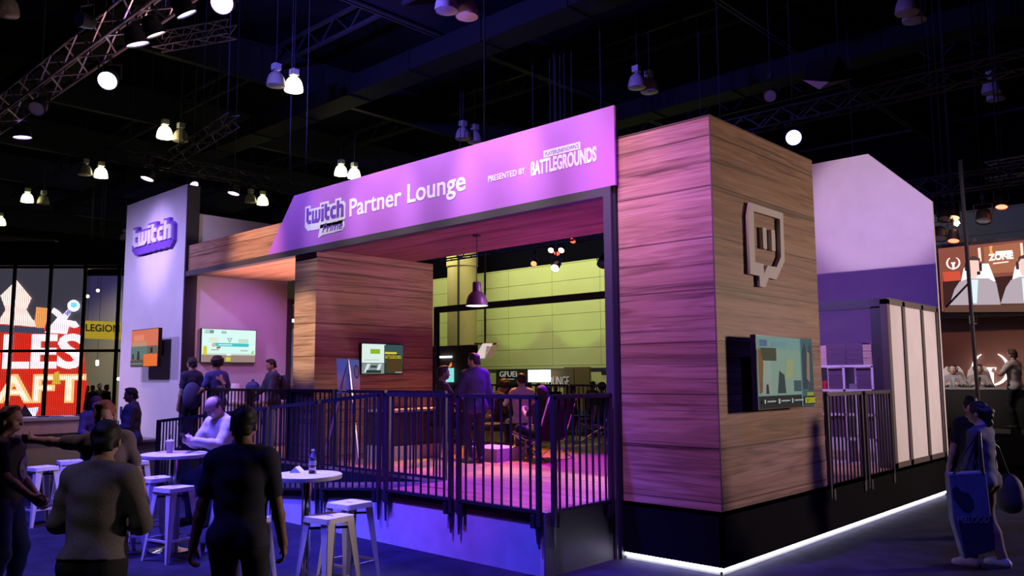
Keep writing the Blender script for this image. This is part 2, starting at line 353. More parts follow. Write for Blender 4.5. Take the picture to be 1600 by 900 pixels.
def person(name, label, loc, face, H=1.75, vox=.012, pelvis=(0, 0, .93), lean=0., side=0., twist=0., head=(0, 0), hands=None, elbows=None, feet=None, knees=None,
           tone=(.55, .34, .25), shirt=('short', (.05, .05, .08)), pants=(.03, .03, .05), shoes=(.03, .03, .03), hair=('short', (.02, .015, .012)), legs=True, build_=1., jacket=False, hem=None,
           curl=.7, shorts=False, extra=None, group=None, pals=None, cat='person'):
    """face = heading in degrees: 0 looks along +Y, positive turns left (towards -X). All pose targets are in the figure's own frame (x right, y forward), in metres at 1.75 m tall."""
    root = thing(name, label, cat, loc, rad(face), group); root['local'] = 1
    s = H/1.75; w = build_
    pel = v3(*pelvis); RT = roty(rad(side))@rotx(-rad(lean)); R = rotz(rad(twist))@RT
    up = RT@v3(0, 0, 1)
    T = lambda x, y, z: pel+R@v3(x*w, y*w, z)         # torso point, z above the pelvis
    hip = {e: pel+rotz(rad(twist*.3))@v3(e*.086*w, 0, -.02) for e in (-1, 1)}
    sho = {e: T(e*.150, -.005, .462) for e in (-1, 1)}
    neck = T(0, -.015, .535)
    hr = R@rotz(rad(head[0]))@rotx(-rad(head[1])); hb = neck+R@v3(0, .012, .045)
    Hd = lambda x, y, z: hb+hr@v3(x, y, z)
    hc = Hd(0, .01, .125)
    hands = hands or {}; elbows = elbows or {}; feet = feet or {}; knees = knees or {}
    arm = {}; leg = {}
    for e, n in ((-1, 'L'), (1, 'R')):
        t = v3(*hands.get(n, (e*.225*w, .06, .80)))
        el, wr = ik(sho[e], t, .285, .255, elbows.get(n, (e*.5, -1, -.3))); arm[e] = (sho[e], el, wr)
        ft = v3(*feet.get(n, (e*.10, 0, .085)))
        kn, an = ik(hip[e], ft, .425, .42, knees.get(n, (e*.1, 1, 0))); leg[e] = (hip[e], kn, an)
    pts = [hc+v3(0, 0, .16), hc-v3(.12, .14, 0), hc+v3(.12, .14, 0), pel-v3(.2, .2, .16), pel+v3(.2, .2, 0)]
    for e in (-1, 1):
        pts += list(arm[e])+[arm[e][2]+unit(arm[e][2]-arm[e][1])*.2]
        pts += list(leg[e][:2])+([leg[e][2]-v3(.05, .13, .09), leg[e][2]+v3(.05, .24, 0)] if legs else [])
    pts = np.array(pts); lo = (pts.min(0)-.12)*s; hi = (pts.max(0)+.12)*s
    if not legs: lo[2] = (pel[2]-.55)*s
    def fld(v=None): return Field(lo, hi, v or vox)
    def cone(f, a, b, r1, r2, k=.02, inf=0.): f.cone(np.array(a)*s, np.array(b)*s, r1*s, r2*s, k*s, inf*s)
    def ell(f, c, r, Rm=None, k=.02, inf=0., sub=False): f.ell(np.array(c)*s, np.array(r)*s, Rm, k*s, inf*s, sub)
    def torso(f, inf=0.):
        ell(f, T(0, -.01, .0), (.146*w, .110*w, .135), R, .03, inf); ell(f, T(0, .0, .17), (.139*w, .098*w, .19), R, .05, inf)
        ell(f, T(0, .0, .345), (.152*w, .110*w, .19), R, .05, inf); cone(f, T(-.105, -.012, .452), T(.105, -.012, .452), .054, .054, .06, inf)
        for e in (-1, 1): cone(f, T(e*.015, -.02, .55), T(e*.125, -.015, .468), .038, .042, .04, inf)
        for e in (-1, 1): ell(f, hip[e]+R@v3(0, -.055, -.02), (.074*w, .078*w, .09), None, .04, inf)
    def arms(f, inf=0., fore=1., upper=1.):
        for e in (-1, 1):
            S, E, Wr = arm[e]; d = E-S
            ell(f, S+v3(0, 0, -.012), (.052, .053, .058), None, .03, inf); cone(f, S, S+d*upper, .048*w, .048*w+(.038-.048*w)*upper, .03, inf)
            if fore > 0: cone(f, E, E+(Wr-E)*.35*fore, .038, .040, .02, inf); cone(f, E+(Wr-E)*.35*fore, E+(Wr-E)*fore, .040, .028, .02, inf)
    def legs_(f, inf=0., calf=1.):
        for e in (-1, 1):
            Hh, K, A = leg[e]
            cone(f, Hh, K, .082*w, .055, .04, inf)
            if calf > 0:
                m = K+(A-K)*.35*calf+R@v3(0, -.012, 0); cone(f, K, m, .056, .056, .03, inf); cone(f, m, K+(A-K)*calf, .055, .04, .03, inf)
    def foot(f, inf=0.):
        for e in (-1, 1):
            Hh, K, A = leg[e]; fw = unit(v3(e*.18, 1, 0)); 
            if abs((A-K)[2]) < .25: fw = unit(v3(e*.1, .8, .1))
            cone(f, A, A-fw*.035+v3(0, 0, -.045), .038, .036, .02, inf); cone(f, A-fw*.04+v3(0, 0, -.045), A+fw*.10+v3(0, 0, -.05), .036, .040, .02, inf); cone(f, A+fw*.10+v3(0, 0, -.05), A+fw*.165+v3(0, 0, -.056), .040, .028, .02, inf)
    # body
    f = fld(); torso(f); arms(f)
    if legs: legs_(f); foot(f)
    cone(f, T(0, -.02, .49), Hd(0, -.005, .06), .058, .054, .03)
    ell(f, hc, (.076, .096, .098), hr, .02); ell(f, Hd(0, .035, .06), (.058, .066, .062), hr, .03); ell(f, Hd(0, .075, .025), (.028, .022, .022), hr, .02)
    if vox < .016:
        cone(f, Hd(0, .098, .105), Hd(0, .118, .068), .010, .014, .012); ell(f, Hd(0, .09, .125), (.05, .016, .012), hr, .015)
        for e in (-1, 1):
            ell(f, Hd(e*.030, .102, .105), (.017, .014, .012), hr, 0, sub=True); ell(f, Hd(e*.078, 0, .088), (.010, .020, .032), hr, .006); ell(f, Hd(e*.04, .07, .07), (.022, .02, .02), hr, .02)
        ell(f, Hd(0, .099, .038), (.024, .010, .006), hr, .006); ell(f, Hd(0, .096, .026), (.020, .010, .007), hr, .006)
    for e, n in ((-1, 'L'), (1, 'R')):
        S, E, Wr = arm[e]; d = unit(Wr-E); pn = v3(-e, 0, 0) if abs(d[0]) < .8 else v3(0, 0, -1)     # palm faces inwards
        hd = (hands.get('n'+n)); pn = v3(*hd) if hd is not None else pn
        pn = unit(pn-d*(pn@d)); ac = np.cross(d, pn)
        if (ac@v3(0, 1, .5)) < 0: ac = -ac                                                        # thumb side
        cone(f, Wr, Wr+d*.03, .029, .030, .015); 
        for i, (o, L, r) in enumerate(((.030, .082, .0088), (.010, .090, .0092), (-.010, .084, .0088), (-.029, .066, .0078))):
            k0 = Wr+d*.025+ac*o*.6; k1 = Wr+d*.092+ac*o; cone(f, k0, k1, .0155, .0125, .012)
            p = k1; dd = d; pm = pn; rr = max(r, vox*.72)
            for j, q in enumerate((.45, .31, .24)):
                c = curl*(.6 if j == 0 else 1.); old = dd
                dd = unit(dd*math.cos(c)+pm*math.sin(c)); pm = unit(pm*math.cos(c)-old*math.sin(c)); nx = p+dd*L*q; cone(f, p, nx, rr, rr*.93, .004); p = nx
        t0 = Wr+d*.03+ac*.022; t1 = t0+unit(d*.7+ac*.7+pn*.35)*.045; t2 = t1+unit(d*.9+ac*.15+pn*.5)*.05
        cone(f, t0, t1, .014, max(.0115, vox*.75), .012); cone(f, t1, t2, max(.0105, vox*.74), max(.009, vox*.72), .004)
    body = field_obj('body', f, skin(tone), root)
    # clothes
    if shirt:
        f = fld(); inf = .030 if jacket else .020; torso(f, inf)
        kind = shirt[0]
        arms(f, inf, {'short': 0, 'long': .97, 'roll': .4}[kind], .72 if kind == 'short' else 1.)
        cone(f, T(-.06, -.012, -.04), T(.06, -.012, -.04), (.114 if jacket else .103)*w, (.114 if jacket else .103)*w, .05, 0)
        f.folds(.0035*s, 1., len(label) % 7)
        hem = pel-up*((.14 if jacket else .085) if hem is None else hem); f.cut(hem*s, -up)
        nk = T(0, 0, .545 if not jacket else .56); f.cut(nk*s, R@unit(v3(0, .25, 1)))
        o = field_obj('jacket' if jacket else 'shirt', f, shirt[1] if not isinstance(shirt[1], tuple) else mat('cloth_%s' % '_'.join('%03d' % int(c*255) for c in shirt[1]), shirt[1], .85, noise=.12, nscale=60), root)
    if pants and legs:
        f = fld(); inf = .010
        ell(f, T(0, -.01, .0), (.145*w, .108*w, .135), R, .03, inf); f.cut((pel+up*.06)*s, up)
        for e in (-1, 1): ell(f, hip[e]+R@v3(0, -.055, -.03), (.074*w, .078*w, .09), None, .03, inf)
        legs_(f, .014, .25 if shorts else .94); f.folds(.003*s, .8, 3)
        field_obj('trousers', f, mat('cloth_%s' % '_'.join('%03d' % int(c*255) for c in pants), pants, .85, noise=.12, nscale=60), root)
    if shoes and legs:
        f = fld(min(vox, .014)); foot(f, .010)
        field_obj('shoes', f, mat('shoe_%s' % '_'.join('%03d' % int(c*255) for c in shoes), shoes, .5), root)
    kind = hair[0]
    if kind != 'none':
        f = fld()
        hm = mat('hair_%s' % '_'.join('%03d' % int(c*255) for c in hair[1]), hair[1], .6, noise=.4, nscale=90)
        if kind in ('short', 'balding'):
            ell(f, hc+hr@v3(0, -.012, .004), (.085, .100, .102), hr, 0); ell(f, Hd(0, -.06, .06), (.062, .04, .06), hr, .02)
            cutn = hr@unit(v3(0, 1, -.75)); f.cut(Hd(0, .052, .135)*s, cutn)
            f.cut(Hd(0, 0, .03)*s, hr@v3(0, 0, -1))
            if kind == 'balding': f.cut(Hd(0, -.03, .175)*s, hr@unit(v3(0, .5, 1)))
            if kind == 'short': ell(f, Hd(0, .045, .205), (.055, .05, .026), hr, .02); f.folds(.003, 2.2, 1)
        elif kind == 'afro':
            ell(f, hc+hr@v3(0, -.025, .03), (.118, .125, .118), hr, 0); f.cut(Hd(0, .055, .12)*s, hr@unit(v3(0, 1, -.7))); f.folds(.006, 2.5, 1)
        elif kind == 'long':
            ell(f, hc+hr@v3(0, -.014, .004), (.090, .104, .106), hr, 0)
            f.cut(Hd(0, .06, .12)*s, hr@unit(v3(0, 1, -.6)))
            for e in (-1, 1): cone(f, Hd(e*.075, -.01, .14), Hd(e*.082, .015, -.10), .032, .026, .03); cone(f, Hd(e*.082, .015, -.10), T(e*.10, .055, .36), .03, .02, .03)
            cone(f, Hd(0, -.07, .10), Hd(0, -.075, -.12), .065, .06, .04); f.folds(.004, 2.2, 1)
        elif kind == 'bun':
            ell(f, hc+hr@v3(0, -.02, .006), (.088, .104, .102), hr, 0); f.cut(Hd(0, .05, .12)*s, hr@unit(v3(0, 1, -.6))); ell(f, Hd(0, -.105, .10), (.06, .055, .06), hr, .02)
            cone(f, Hd(0, -.08, .10), Hd(0, -.085, -.02), .05, .04, .04); f.folds(.004, 2.2, 1)
        field_obj('hair', f, hm, root)
    if vox <= .008:
        for e in (-1, 1):
            MB().lathe([(0, -.0105), (.006, -.009), (.0105, 0), (.006, .009), (0, .0105)], Hd(e*.030, .089, .105)*s, 10).build('eye', mat('eye_white', (.6, .57, .55), .3), root, 60)
            MB().cyl(Hd(e*.030, .098, .105)*s, Hd(e*.030, .1015, .105)*s, .005, .004, 10).build('pupil', mat('pupil', (.01, .008, .008), .2), root)
    info = dict(root=root, s=s, Hd=Hd, T=T, arm=arm, leg=leg, hr=hr, R=R, hc=hc, pel=pel)
    return info
# ---------------------------------------------------------------- shared materials
WOOD = wood('timber_cladding'); WOODC = wood('timber_ceiling', flat=True, pitch=.6, off=.2)
WOODF = wood('timber_floor', flat=True, pitch=.19, off=.05, dark=(.22, .11, .05), mid=(.48, .26, .12), light=(.62, .38, .2), rough=.35, gs=1.6)
BLACK = mat('black_paint', (.012, .012, .016), .55); FRAME = mat('grey_metal_frame', (.10, .095, .10), .45, .3)
WHITE = mat('white_panel', (.78, .76, .78), .6, noise=.05, nscale=3); PLASTER = mat('pale_plaster', (.55, .54, .56), .75, noise=.12, nscale=5)
TRIM = mat('dark_skirt_paint', (.04, .035, .03), .7); RAILM = mat('rail_black_steel', (.045, .045, .055), .4, .5)
SIGNP = mat('purple_print', (.50, .17, .68), .55); LETW = mat('white_letter', (.9, .9, .9), .5); LETP = mat('purple_letter', (.22, .08, .52), .5)
STRIP = glow('led_strip_white', (.86, .84, 1.), 16.); CHROME = mat('chrome', (.75, .75, .78), .12, 1.); STOOLW = mat('white_enamel', (.78, .76, .80), .35)
TABLEW = mat('table_white', (.66, .66, .70), .4); SCRB = mat('screen_bezel', (.008, .008, .01), .25); DARKC = mat('carpet_dark', (.019, .019, .038), .95, spec=.1, noise=.45, nscale=3.5, bump=.25)
BOLT = mat('steel_bolt', (.5, .5, .52), .3, 1.)
# ---------------------------------------------------------------- the hall
fl = MB().box((-80, -40, -.1), (40, 60, 0)).build('floor', DARKC); fl['kind'] = 'structure'
ce = MB().box((-80, -40, 13.), (40, 60, 13.2)).build('ceiling', mat('ceiling_black', (.012, .012, .020), .9, spec=0, noise=.5, nscale=.6)); ce['kind'] = 'structure'
BEAM = mat('roof_steel_dark', (.028, .028, .045), .7)
for i, x in enumerate(range(-62, 12, 7)):
    b = MB().box((x-.1, -38, 11.7), (x+.1, 58, 11.76)).box((x-.03, -38, 11.7), (x+.03, 58, 12.9)).box((x-.1, -38, 12.9), (x+.1, 58, 13.)); o = b.build('trim_%d' % (i+1), BEAM); o['kind'] = 'structure'
for i, y in enumerate((-8.5, -1, 6.5, 14, 21.5, 29)):
    b = MB()
    b.box((-70, y-.05, 12.2), (20, y+.05, 12.3)).box((-70, y-.05, 12.85), (20, y+.05, 12.95))
    for k in range(60): b.bar((-69.5+k*1.5, y, 12.25), (-68.75+k*1.5, y, 12.9), .04).bar((-68.75+k*1.5, y, 12.9), (-68+k*1.5, y, 12.25), .04)
    o = b.build('trim_%d' % (i+21), BEAM); o['kind'] = 'structure'
for k, y in enumerate((.5, 8.0, 16.2)):
    d = MB().box((-44, y-.45, 10.9), (16, y+.45, 11.5))
    for j in range(20): d.box((-44+j*3, y-.48, 10.87), (-43.94+j*3, y+.48, 11.53))
    o = d.build('air_duct', mat('duct_metal', (.010, .010, .016), .7, spec=.1)); tag(o, ('long square air duct under the roof nearest above the booth front', 'long square air duct under the roof above the booth rear', 'long square air duct under the roof behind the booth')[k], 'duct', 'air ducts under the roof')
# green panelled wall far behind
GREENW = mat('green_wall_panel', (.50, .52, .30), .8, noise=.04, nscale=.7)
wb = MB()
for x in np.arange(-60, 10, 3.6):
    for k in range(10):
        z0 = 2.58+k*1.0; wb.box((x+.012, 29.96, z0+.012), (x+3.588, 30.1, min(z0+.988, 8.66)-.0)) if z0 < 8.6 else None
wb.box((-62, 30.02, 0), (14, 30.3, 8.66)).box((-62, 29.9, 2.40), (14, 30.02, 2.56))
o = wb.build('wall_back', GREENW); o['kind'] = 'structure'
o = MB().box((-62, 30.1, 8.66), (14, 30.6, 13)).build('wall_back_upper', mat('upper_wall_navy', (.003, .003, .008), .9, spec=0)); o['kind'] = 'structure'
colm = MB().cyl((-33.6, 28.2, 0), (-33.6, 28.2, 8.9), .93, n=32).cyl((-33.6, 28.2, 8.9), (-33.6, 28.2, 13), 1.0, n=32).build('column', mat('tan_concrete', (.42, .33, .19), .85, noise=.06, nscale=2), smooth=40); colm['kind'] = 'structure'
t = MB().cyl((-32.75, 27.1, 0), (-32.75, 27.1, 12.9), .07, n=10).build('downpipe', BLACK); tag(t, 'thin black pipe running up the tan concrete column', 'pipe')
# far side walls so that the hall is closed
for nm, lo, hi in (('wall_right', (24, -38, 0), (24.3, 58, 13)), ('wall_far_left', (-70, -38, 0), (-69.7, 58, 13))):
    o = MB().box(lo, hi).build(nm, mat('hall_wall_dark', (.03, .027, .035), .9)); o['kind'] = 'structure'
# ---------------------------------------------------------------- raised platform, ramp and deck
pf = thing('raised_platform', 'raised timber floored platform carrying the whole lounge booth', 'platform')
deckp = [(-11.45, -.08), (-1.31, -.08), (-1.31, .075), (-1.16, .075), (-1.16, 0), (0, 0), (0, 7.24), (-12.4, 7.24), (-12.4, 2.4), (-11.45, 2.4)]
MB().prism(deckp, lambda a, b, c: Vector((a, b, .56+c)), .045).build('deck', WOODF, pf)
MB().box((-11.45, -.085, .0), (-3.88, -.07, .56)).build('riser', BLACK, pf)
MB().box((-1.2, -.0, .075), (0., .04, .605)).box((-.04, 0, .075), (0, 7.24, .605)).box((-12.4, 7.20, .0), (0, 7.24, .56)).build('plinth', mat('plinth_black', (.004, .004, .006), .85, spec=.05), pf)
MB().box((-1.19, .035, .0), (-.03, .06, .075)).box((-.06, .035, 0), (-.035, 7.25, .075)).build('toe_board', mat('toe_board_grey', (.35, .35, .36), .7), pf)
MB().box((-1.17, .012, .040), (-.012, .035, .070)).box((-.035, .012, .040), (-.012, 7.26, .070)).build('light_strip', STRIP, pf)
rp = thing('access_ramp', 'long access ramp with a pale plaster front wall along the booth front', 'ramp')
MB().box((-3.82, -1.12, .56), (-1.26, -.095, .605)).build('landing_deck', WOODF, rp)
zr = lambda x: .605 if x > -3.8 else max(.605+(x+3.8)*.0848, .0)
MB().prism([(-1.25, 0), (-1.25, .605), (-3.8, .605), (-10.6, zr(-10.6)), (-10.6, 0)], plane((0, -1.17, 0), (1, 0, 0), (0, 0, 1), (0, 1, 0)), .05).build('front_wall', PLASTER, rp)
MB().prism([(-1.25, .50), (-1.25, .612), (-3.8, .612), (-10.4, zr(-10.4)+.007), (-10.4, max(zr(-10.4)-.10, 0)), (-3.8, .50)], plane((0, -1.17, 0), (1, 0, 0), (0, 0, 1), (0, -1, 0)), .012).build('skirt_board', TRIM, rp)
MB().box((-1.26, -1.182, 0), (-1.235, -.09, .606)).build('side_wall', mat('grey_side_board', (.08, .075, .085), .6), rp)
MB().prism([(-3.8, .60), (-10.9, .0), (-10.9, -.02), (-3.8, .55)], plane((0, -1.12, 0), (1, 0, 0), (0, 0, 1), (0, 1, 0)), 1.01).build('sloping_deck', mat('ramp_carpet', (.05, .05, .06), .9, noise=.2), rp)
# ---------------------------------------------------------------- wooden corner tower
tw = thing('timber_tower', 'timber clad corner tower with the pale speech bubble emblem', 'tower')
MB().prism([(-1.16, .606), (0, .606), (0, 4.56), (-2.1, 4.56), (-2.1, 4.06), (-1.16, 4.06)], plane((0, 0, 0), (1, 0, 0), (0, 0, 1), (0, 1, 0)), 2.495).build('cladding', WOOD, tw)  # overhang behind the sign is unseen, added to shadow the gable
MB().bar((0, 0, .605), (0, 0, 4.562), .012).bar((-1.16, 0, 4.562), (0, 0, 4.562), .012).bar((0, 0, 4.562), (0, 2.495, 4.562), .012).build('corner_trim', mat('corner_trim', (.12, .07, .05), .6), tw)
# emblem: a thing fixed on the tower
EMB = mat('emblem_pale', (.80, .76, .76), .6)
em = thing('speech_bubble_emblem', 'pale cut-out speech bubble emblem with two bars on the tower side', 'emblem', (.0, 1.1, 2.86))
OUT = [(.729, 3.761), (1.524, 3.757), (1.516, 3.209), (1.286, 2.975), (1.101, 2.979), (1.011, 2.868), (.886, 2.865), (.882, 2.981), (.673, 2.983), (.675, 3.619)]
INN = [(.805, 3.678), (1.438, 3.678), (1.424, 3.245), (1.307, 3.117), (1.085, 3.112), (.991, 3.01), (.987, 3.122), (.795, 3.122)]
curve_solid('bubble_outline', [OUT, INN], SIDE(.0, 0, 0), .045, EMB, em)
for y in (1.0, 1.206): MB().box((0, y, 3.293), (.045, y+.088, 3.528)).build('bar', EMB, em)
# ---------------------------------------------------------------- header sign, portal frame, canopy, partition
sg = thing('header_sign', 'long purple header sign with white lettering over the lounge entrance', 'sign')
MB().prism([(-8.42, 4.012), (-7.62, 4.915), (-1.13, 4.915), (-1.13, 4.012)], FRONT(0, -.05, 0), .03).build('sign_board', SIGNP, sg)
F0 = FRONT(0, -.08, 0)
def glyphs(x0, z0, k, kh=None):
    kh = kh or k; t_ = [(0, 5.4), (1.2, 5.4), (1.2, 4.1), (2.4, 4.1), (2.4, 2.9), (1.2, 2.9), (1.2, 1.5), (1.5, 1.2), (2.4, 1.2), (2.4, 0), (1.0, 0), (0, 1.0)]
    w_ = [(0, 4.1), (1, 4.1), (1, 1.2), (1.6, 1.2), (1.6, 4.1), (2.6, 4.1), (2.6, 1.2), (3.2, 1.2), (3.2, 4.1), (4.2, 4.1), (4.2, 1), (3.2, 0), (0, 0)]
    i_ = [(0, 4.1), (1.2, 4.1), (1.2, 0), (0, 0)]; d_ = [(0, 5.4), (1.2, 5.4), (1.2, 4.6), (0, 4.6)]
    c_ = [(0, 3.1), (1, 4.1), (2.6, 4.1), (2.6, 2.9), (1.2, 2.9), (1.2, 1.2), (2.6, 1.2), (2.6, 0), (1, 0), (0, 1)]
    h_ = [(0, 5.4), (1.2, 5.4), (1.2, 4.1), (2.4, 4.1), (3.2, 3.3), (3.2, 0), (2, 0), (2, 2.9), (1.2, 2.9), (1.2, 0), (0, 0)]
    return [[(x0+(a+o)*k, z0+b*kh) for a, b in g] for g, o in ((t_, 0), (w_, 2.75), (i_, 7.3), (d_, 7.3), (t_, 8.85), (c_, 11.6), (h_, 14.55))]
BODY = [(-.7, 6.1), (1.9, 6.1), (1.9, 4.85), (6.6, 4.85), (6.6, 6.1), (10.75, 6.1), (10.75, 4.85), (13.8, 4.85), (13.8, 6.1), (16.5, 6.1), (16.5, 4.85), (17.6, 4.85), (18.5, 3.9), (18.5, -.6), (16.9, -2.3), (16.0, -2.3), (15.7, -1.9), (15.2, -2.3), (13.4, -2.3), (13.1, -1.9), (12.6, -2.3), (11.2, -2.3), (10.9, -1.9), (10.4, -2.3), (8.8, -2.3), (8.5, -1.9), (8.0, -2.3), (2.4, -2.3), (2.1, -1.9), (1.7, -2.3), (.9, -2.3), (-.7, -.7)]
kx, kz = 1.06/18.4, .31/6.6
lx, lz = -7.235, 4.375
BW = [(lx+a*kx, lz+b*kz*1.05) for a, b in BODY]
MB().prism(BW, F0, .004).build('lettering', LETW, sg)
MB().prism([(-6.83, 4.32), (-6.20, 4.32), (-6.185, 4.22), (-6.25, 4.16), (-6.77, 4.15), (-6.90, 4.11)], F0, .004).build('lettering', LETW, sg)
gl = MB()
for g in glyphs(lx, lz, kx, kz*1.05): gl.prism(g, FRONT(0, -.084, 0), .003)
gl.build('lettering', LETP, sg)
text('lettering', 'Prime', FRONT(-6.78, -.084, 4.185), .55, .125, .003, LETP, sg, bold=.01, shear=.25)
text('lettering', 'Partner Lounge', FRONT(-6.065, -.08, 4.255), 2.55, .36, .004, LETW, sg, bold=.016)
text('lettering', 'PRESENTED BY', FRONT(-3.10, -.08, 4.374), .64, .080, .004, LETW, sg, bold=.012)
text('lettering', 'BATTLEGROUNDS', FRONT(-2.37, -.08, 4.322), .99, .182, .004, LETW, sg, bold=.035)
MB().prism([(-2.165, 4.512), (-1.607, 4.512), (-1.607, 4.597), (-2.165, 4.597)], F0, .004).build('lettering', LETW, sg)
text('lettering', "PLAYERUNKNOWN'S", FRONT(-2.14, -.084, 4.528), .51, .052, .003, LETP, sg)
pt = thing('portal_frame', 'grey metal portal frame of beam and post around the lounge entrance', 'frame')
MB().box((-11.55, -.08, 3.912), (-1.2, .06, 4.012)).build('beam', FRAME, pt)
MB().box((-1.30, -.08, 0), (-1.2, .06, 3.912)).build('post', FRAME, pt)
MB().box((-1.195, -.04, .0), (-1.165, .06, 4.0)).build('shadow_gap_post', BLACK, pt)
fs = MB().box((-11.5, -.03, 4.012), (-7.0, .05, 4.53)).build('timber_fascia', WOOD); tag(fs, 'timber fascia board left of the purple header sign', 'fascia')
cn = thing('timber_canopy', 'timber lined canopy ceiling over the front of the lounge', 'canopy')
MB().box((-11.45, .06, 3.955), (-1.2, 1.99, 4.05)).build('soffit', WOODC, cn)
MB().box((-7.0, 1.92, 4.05), (-2.12, 2.0, 4.5)).box((-11.4, 1.92, 4.05), (-7.0, 2.0, 4.5)).build('rear_fascia', BLACK, cn)
pr = MB().box((-7.62, -.03, .606), (-7.0, 2.42, 3.954)).build('timber_partition', WOOD); tag(pr, 'thick timber partition block with the small screen on it', 'partition')
# ---------------------------------------------------------------- tall white logo panel and booth side wall
lp = thing('logo_panel', 'tall pale panel with raised purple wordmark left of the booth', 'panel')
MB().box((-14.42, -.10, 0), (-11.5, .02, 5.76)).build('board', WHITE, lp)
MB().box((-11.5, -.09, 0), (-11.47, .16, 5.75)).build('edge', BLACK, lp)
kx2, kz2 = 1.98/18.9, .60/8.2
BP = [(-13.80+a*kx2, 4.72+b*kz2) for a, b in BODY]
MB().prism(BP, FRONT(0, -.10, 0), .07).build('wordmark_block', mat('wordmark_purple', (.20, .07, .55), .5), lp)
gl = MB()
for g in glyphs(-13.80, 4.72, kx2, kz2): gl.prism(g, FRONT(0, -.17, 0), .03)
gl.build('wordmark_letters', LETW, lp)
sw = thing('booth_side_wall', 'tall side wall of the booth behind the big cartoon screen', 'wall panel')
MB().box((-11.6, .17, .606), (-11.5, 2.2, 5.2)).build('board', WHITE, sw)
MB().box((-11.62, 2.2, .606), (-11.48, 2.32, 3.62)).build('end_post', FRAME, sw)
MB().box((-11.55, 2.32, 3.50), (-11.45, 3.3, 3.62)).build('door_head', FRAME, sw)
# ---------------------------------------------------------------- gable panel and cabin at the back right
gp = MB().prism([(-4.6, .6), (-4.6, 4.78), (-3.6, 5.785), (-.965, 5.785), (.02, 4.785), (.02, .6)], FRONT(0, 7.31, 0), .06).build('gable_panel', WHITE); tag(gp, 'pale end panel with a cut corner rising behind the tower', 'panel')
cb = thing('panelled_cabin', 'small cabin of dark posts and pale panels at the booth corner', 'cabin')
CAB = mat('cabin_bronze_frame', (.10, .085, .085), .45, .3)
ys = (4.89, 5.55, 6.42, 7.18)
for y, wd in zip(ys, (.11, .11, .10, .06)): MB().box((-.10, y, .605), (0, y+wd, 3.0)).build('post', CAB, cb)
MB().box((-.10, 4.89, 2.93), (0, 7.24, 3.02)).build('top_rail', CAB, cb); MB().box((-.10, 4.89, .606), (0, 7.24, .68)).build('bottom_rail', CAB, cb)
for a, b in zip(ys[:-1], ys[1:]): MB().box((-.075, a+.05, .66), (-.02, b+.05, 2.95)).build('pale_panel', WHITE, cb)
FD = mat('front_frame_dark', (.03, .03, .045), .5)
MB().box((-2.3, 4.89, 2.88), (-.10, 4.99, 3.02)).box((-.24, 4.89, .606), (-.10, 4.99, 2.9)).build('front_frame', FD, cb)
MB().box((-2.3, 4.9, .606), (-2.2, 7.24, 3.0)).build('inner_wall', WHITE, cb)
# ---------------------------------------------------------------- railings
def railing(label, p0, p1, zb0, zb1, group, n=8, legs_=True, hgt=1.115):
    """one panel of steel railing between two points on the ground plan; zb = deck height at each end"""
    a = Vector((p0[0], p0[1], 0)); b = Vector((p1[0], p1[1], 0)); d = (b-a); L = d.length; d.normalize(); nrm = Vector((d.y, -d.x, 0))
    t = thing('railing_panel', label, 'railing', (a.x, a.y, 0), 0, group)
    P = lambda s, z: a+d*(s*L)+Vector((0, 0, z+zb0+(zb1-zb0)*s))
    MB().bar(P(-.0, hgt), P(1., hgt), .045, .045).build('top_rail', RAILM, t); MB().bar(P(0, .012), P(1., .012), .04, .03).build('bottom_rail', RAILM, t)
    for s in (0, 1):
        q = P(s, 0)+d*(.022 if s == 0 else -.022); bo = -.13 if legs_ else 0
        m = MB().bar(q+Vector((0, 0, bo)), q+Vector((0, 0, hgt)), .045, .045, up=d)
        if legs_: m.bar(q+Vector((0, 0, bo)), q+Vector((0, 0, -.34)), .04, .012, up=nrm, w2=.018)
        m.build('post', RAILM, t)
        if legs_:
            e = d*(.06 if s == 0 else -.06); c = MB().bar(q+e+nrm*.0+Vector((0, 0, -.145)), q+e+Vector((0, 0, -.02)), .07, .05, up=d).build('clamp', BLACK, t)
            MB().cyl(q+e+nrm*.024+Vector((0, 0, -.075)), q+e+nrm*.032+Vector((0, 0, -.075)), .009, n=8).build('bolt', BOLT, c)
    for k in range(n):
        s = (k+1)/(n+1)
        MB().cyl(P(s, .02), P(s, hgt-.02), .0125, n=8).build('baluster', RAILM, t)
    return t
G = 'railing panels along the ramp front'
for k, (x1, x0) in enumerate([(-1.275, -2.455), (-2.535, -3.70), (-3.79, -5.0), (-5.08, -6.24), (-6.33, -7.49), (-7.58, -8.74), (-8.83, -9.87)]):
    railing(['corner panel of the front railing, beside the small side return', 'front railing panel second from the corner, over the level landing', 'front railing panel third from the corner, at the top of the slope', 'front railing panel behind the round table with the water bottle', 'front railing panel behind the head of the navy shirt man', 'front railing panel behind the seated man in white', 'lowest end panel of the front railing, beside the pale tall panel'][k],
            (x0, -1.207), (x1, -1.207), zr(x0), zr(x1), G)
railing('short side return railing between the corner and the portal post', (-1.212, -1.10), (-1.212, -.13), .605, .605, 'side return railing', 8)
G = 'railing panels along the inner platform edge'
for k in range(6):
    x1 = -3.9-k*1.26; railing('%s railing panel along the inner platform edge' % ('rightmost', 'second from right', 'third from right', 'fourth from right', 'second from left', 'leftmost')[k], (x1-1.2, -.06), (x1, -.06), .605, .605, G, 9, legs_=False)
G = 'railing panels at the tower side'
railing('side railing panel against the timber tower', (-.02, 2.62), (-.02, 3.78), .57, .57, G, 9)
railing('side railing panel beside the cabin post', (-.02, 3.86), (-.02, 4.86), .57, .57, G, 8)
G = 'railing panels at the rear of the lounge'
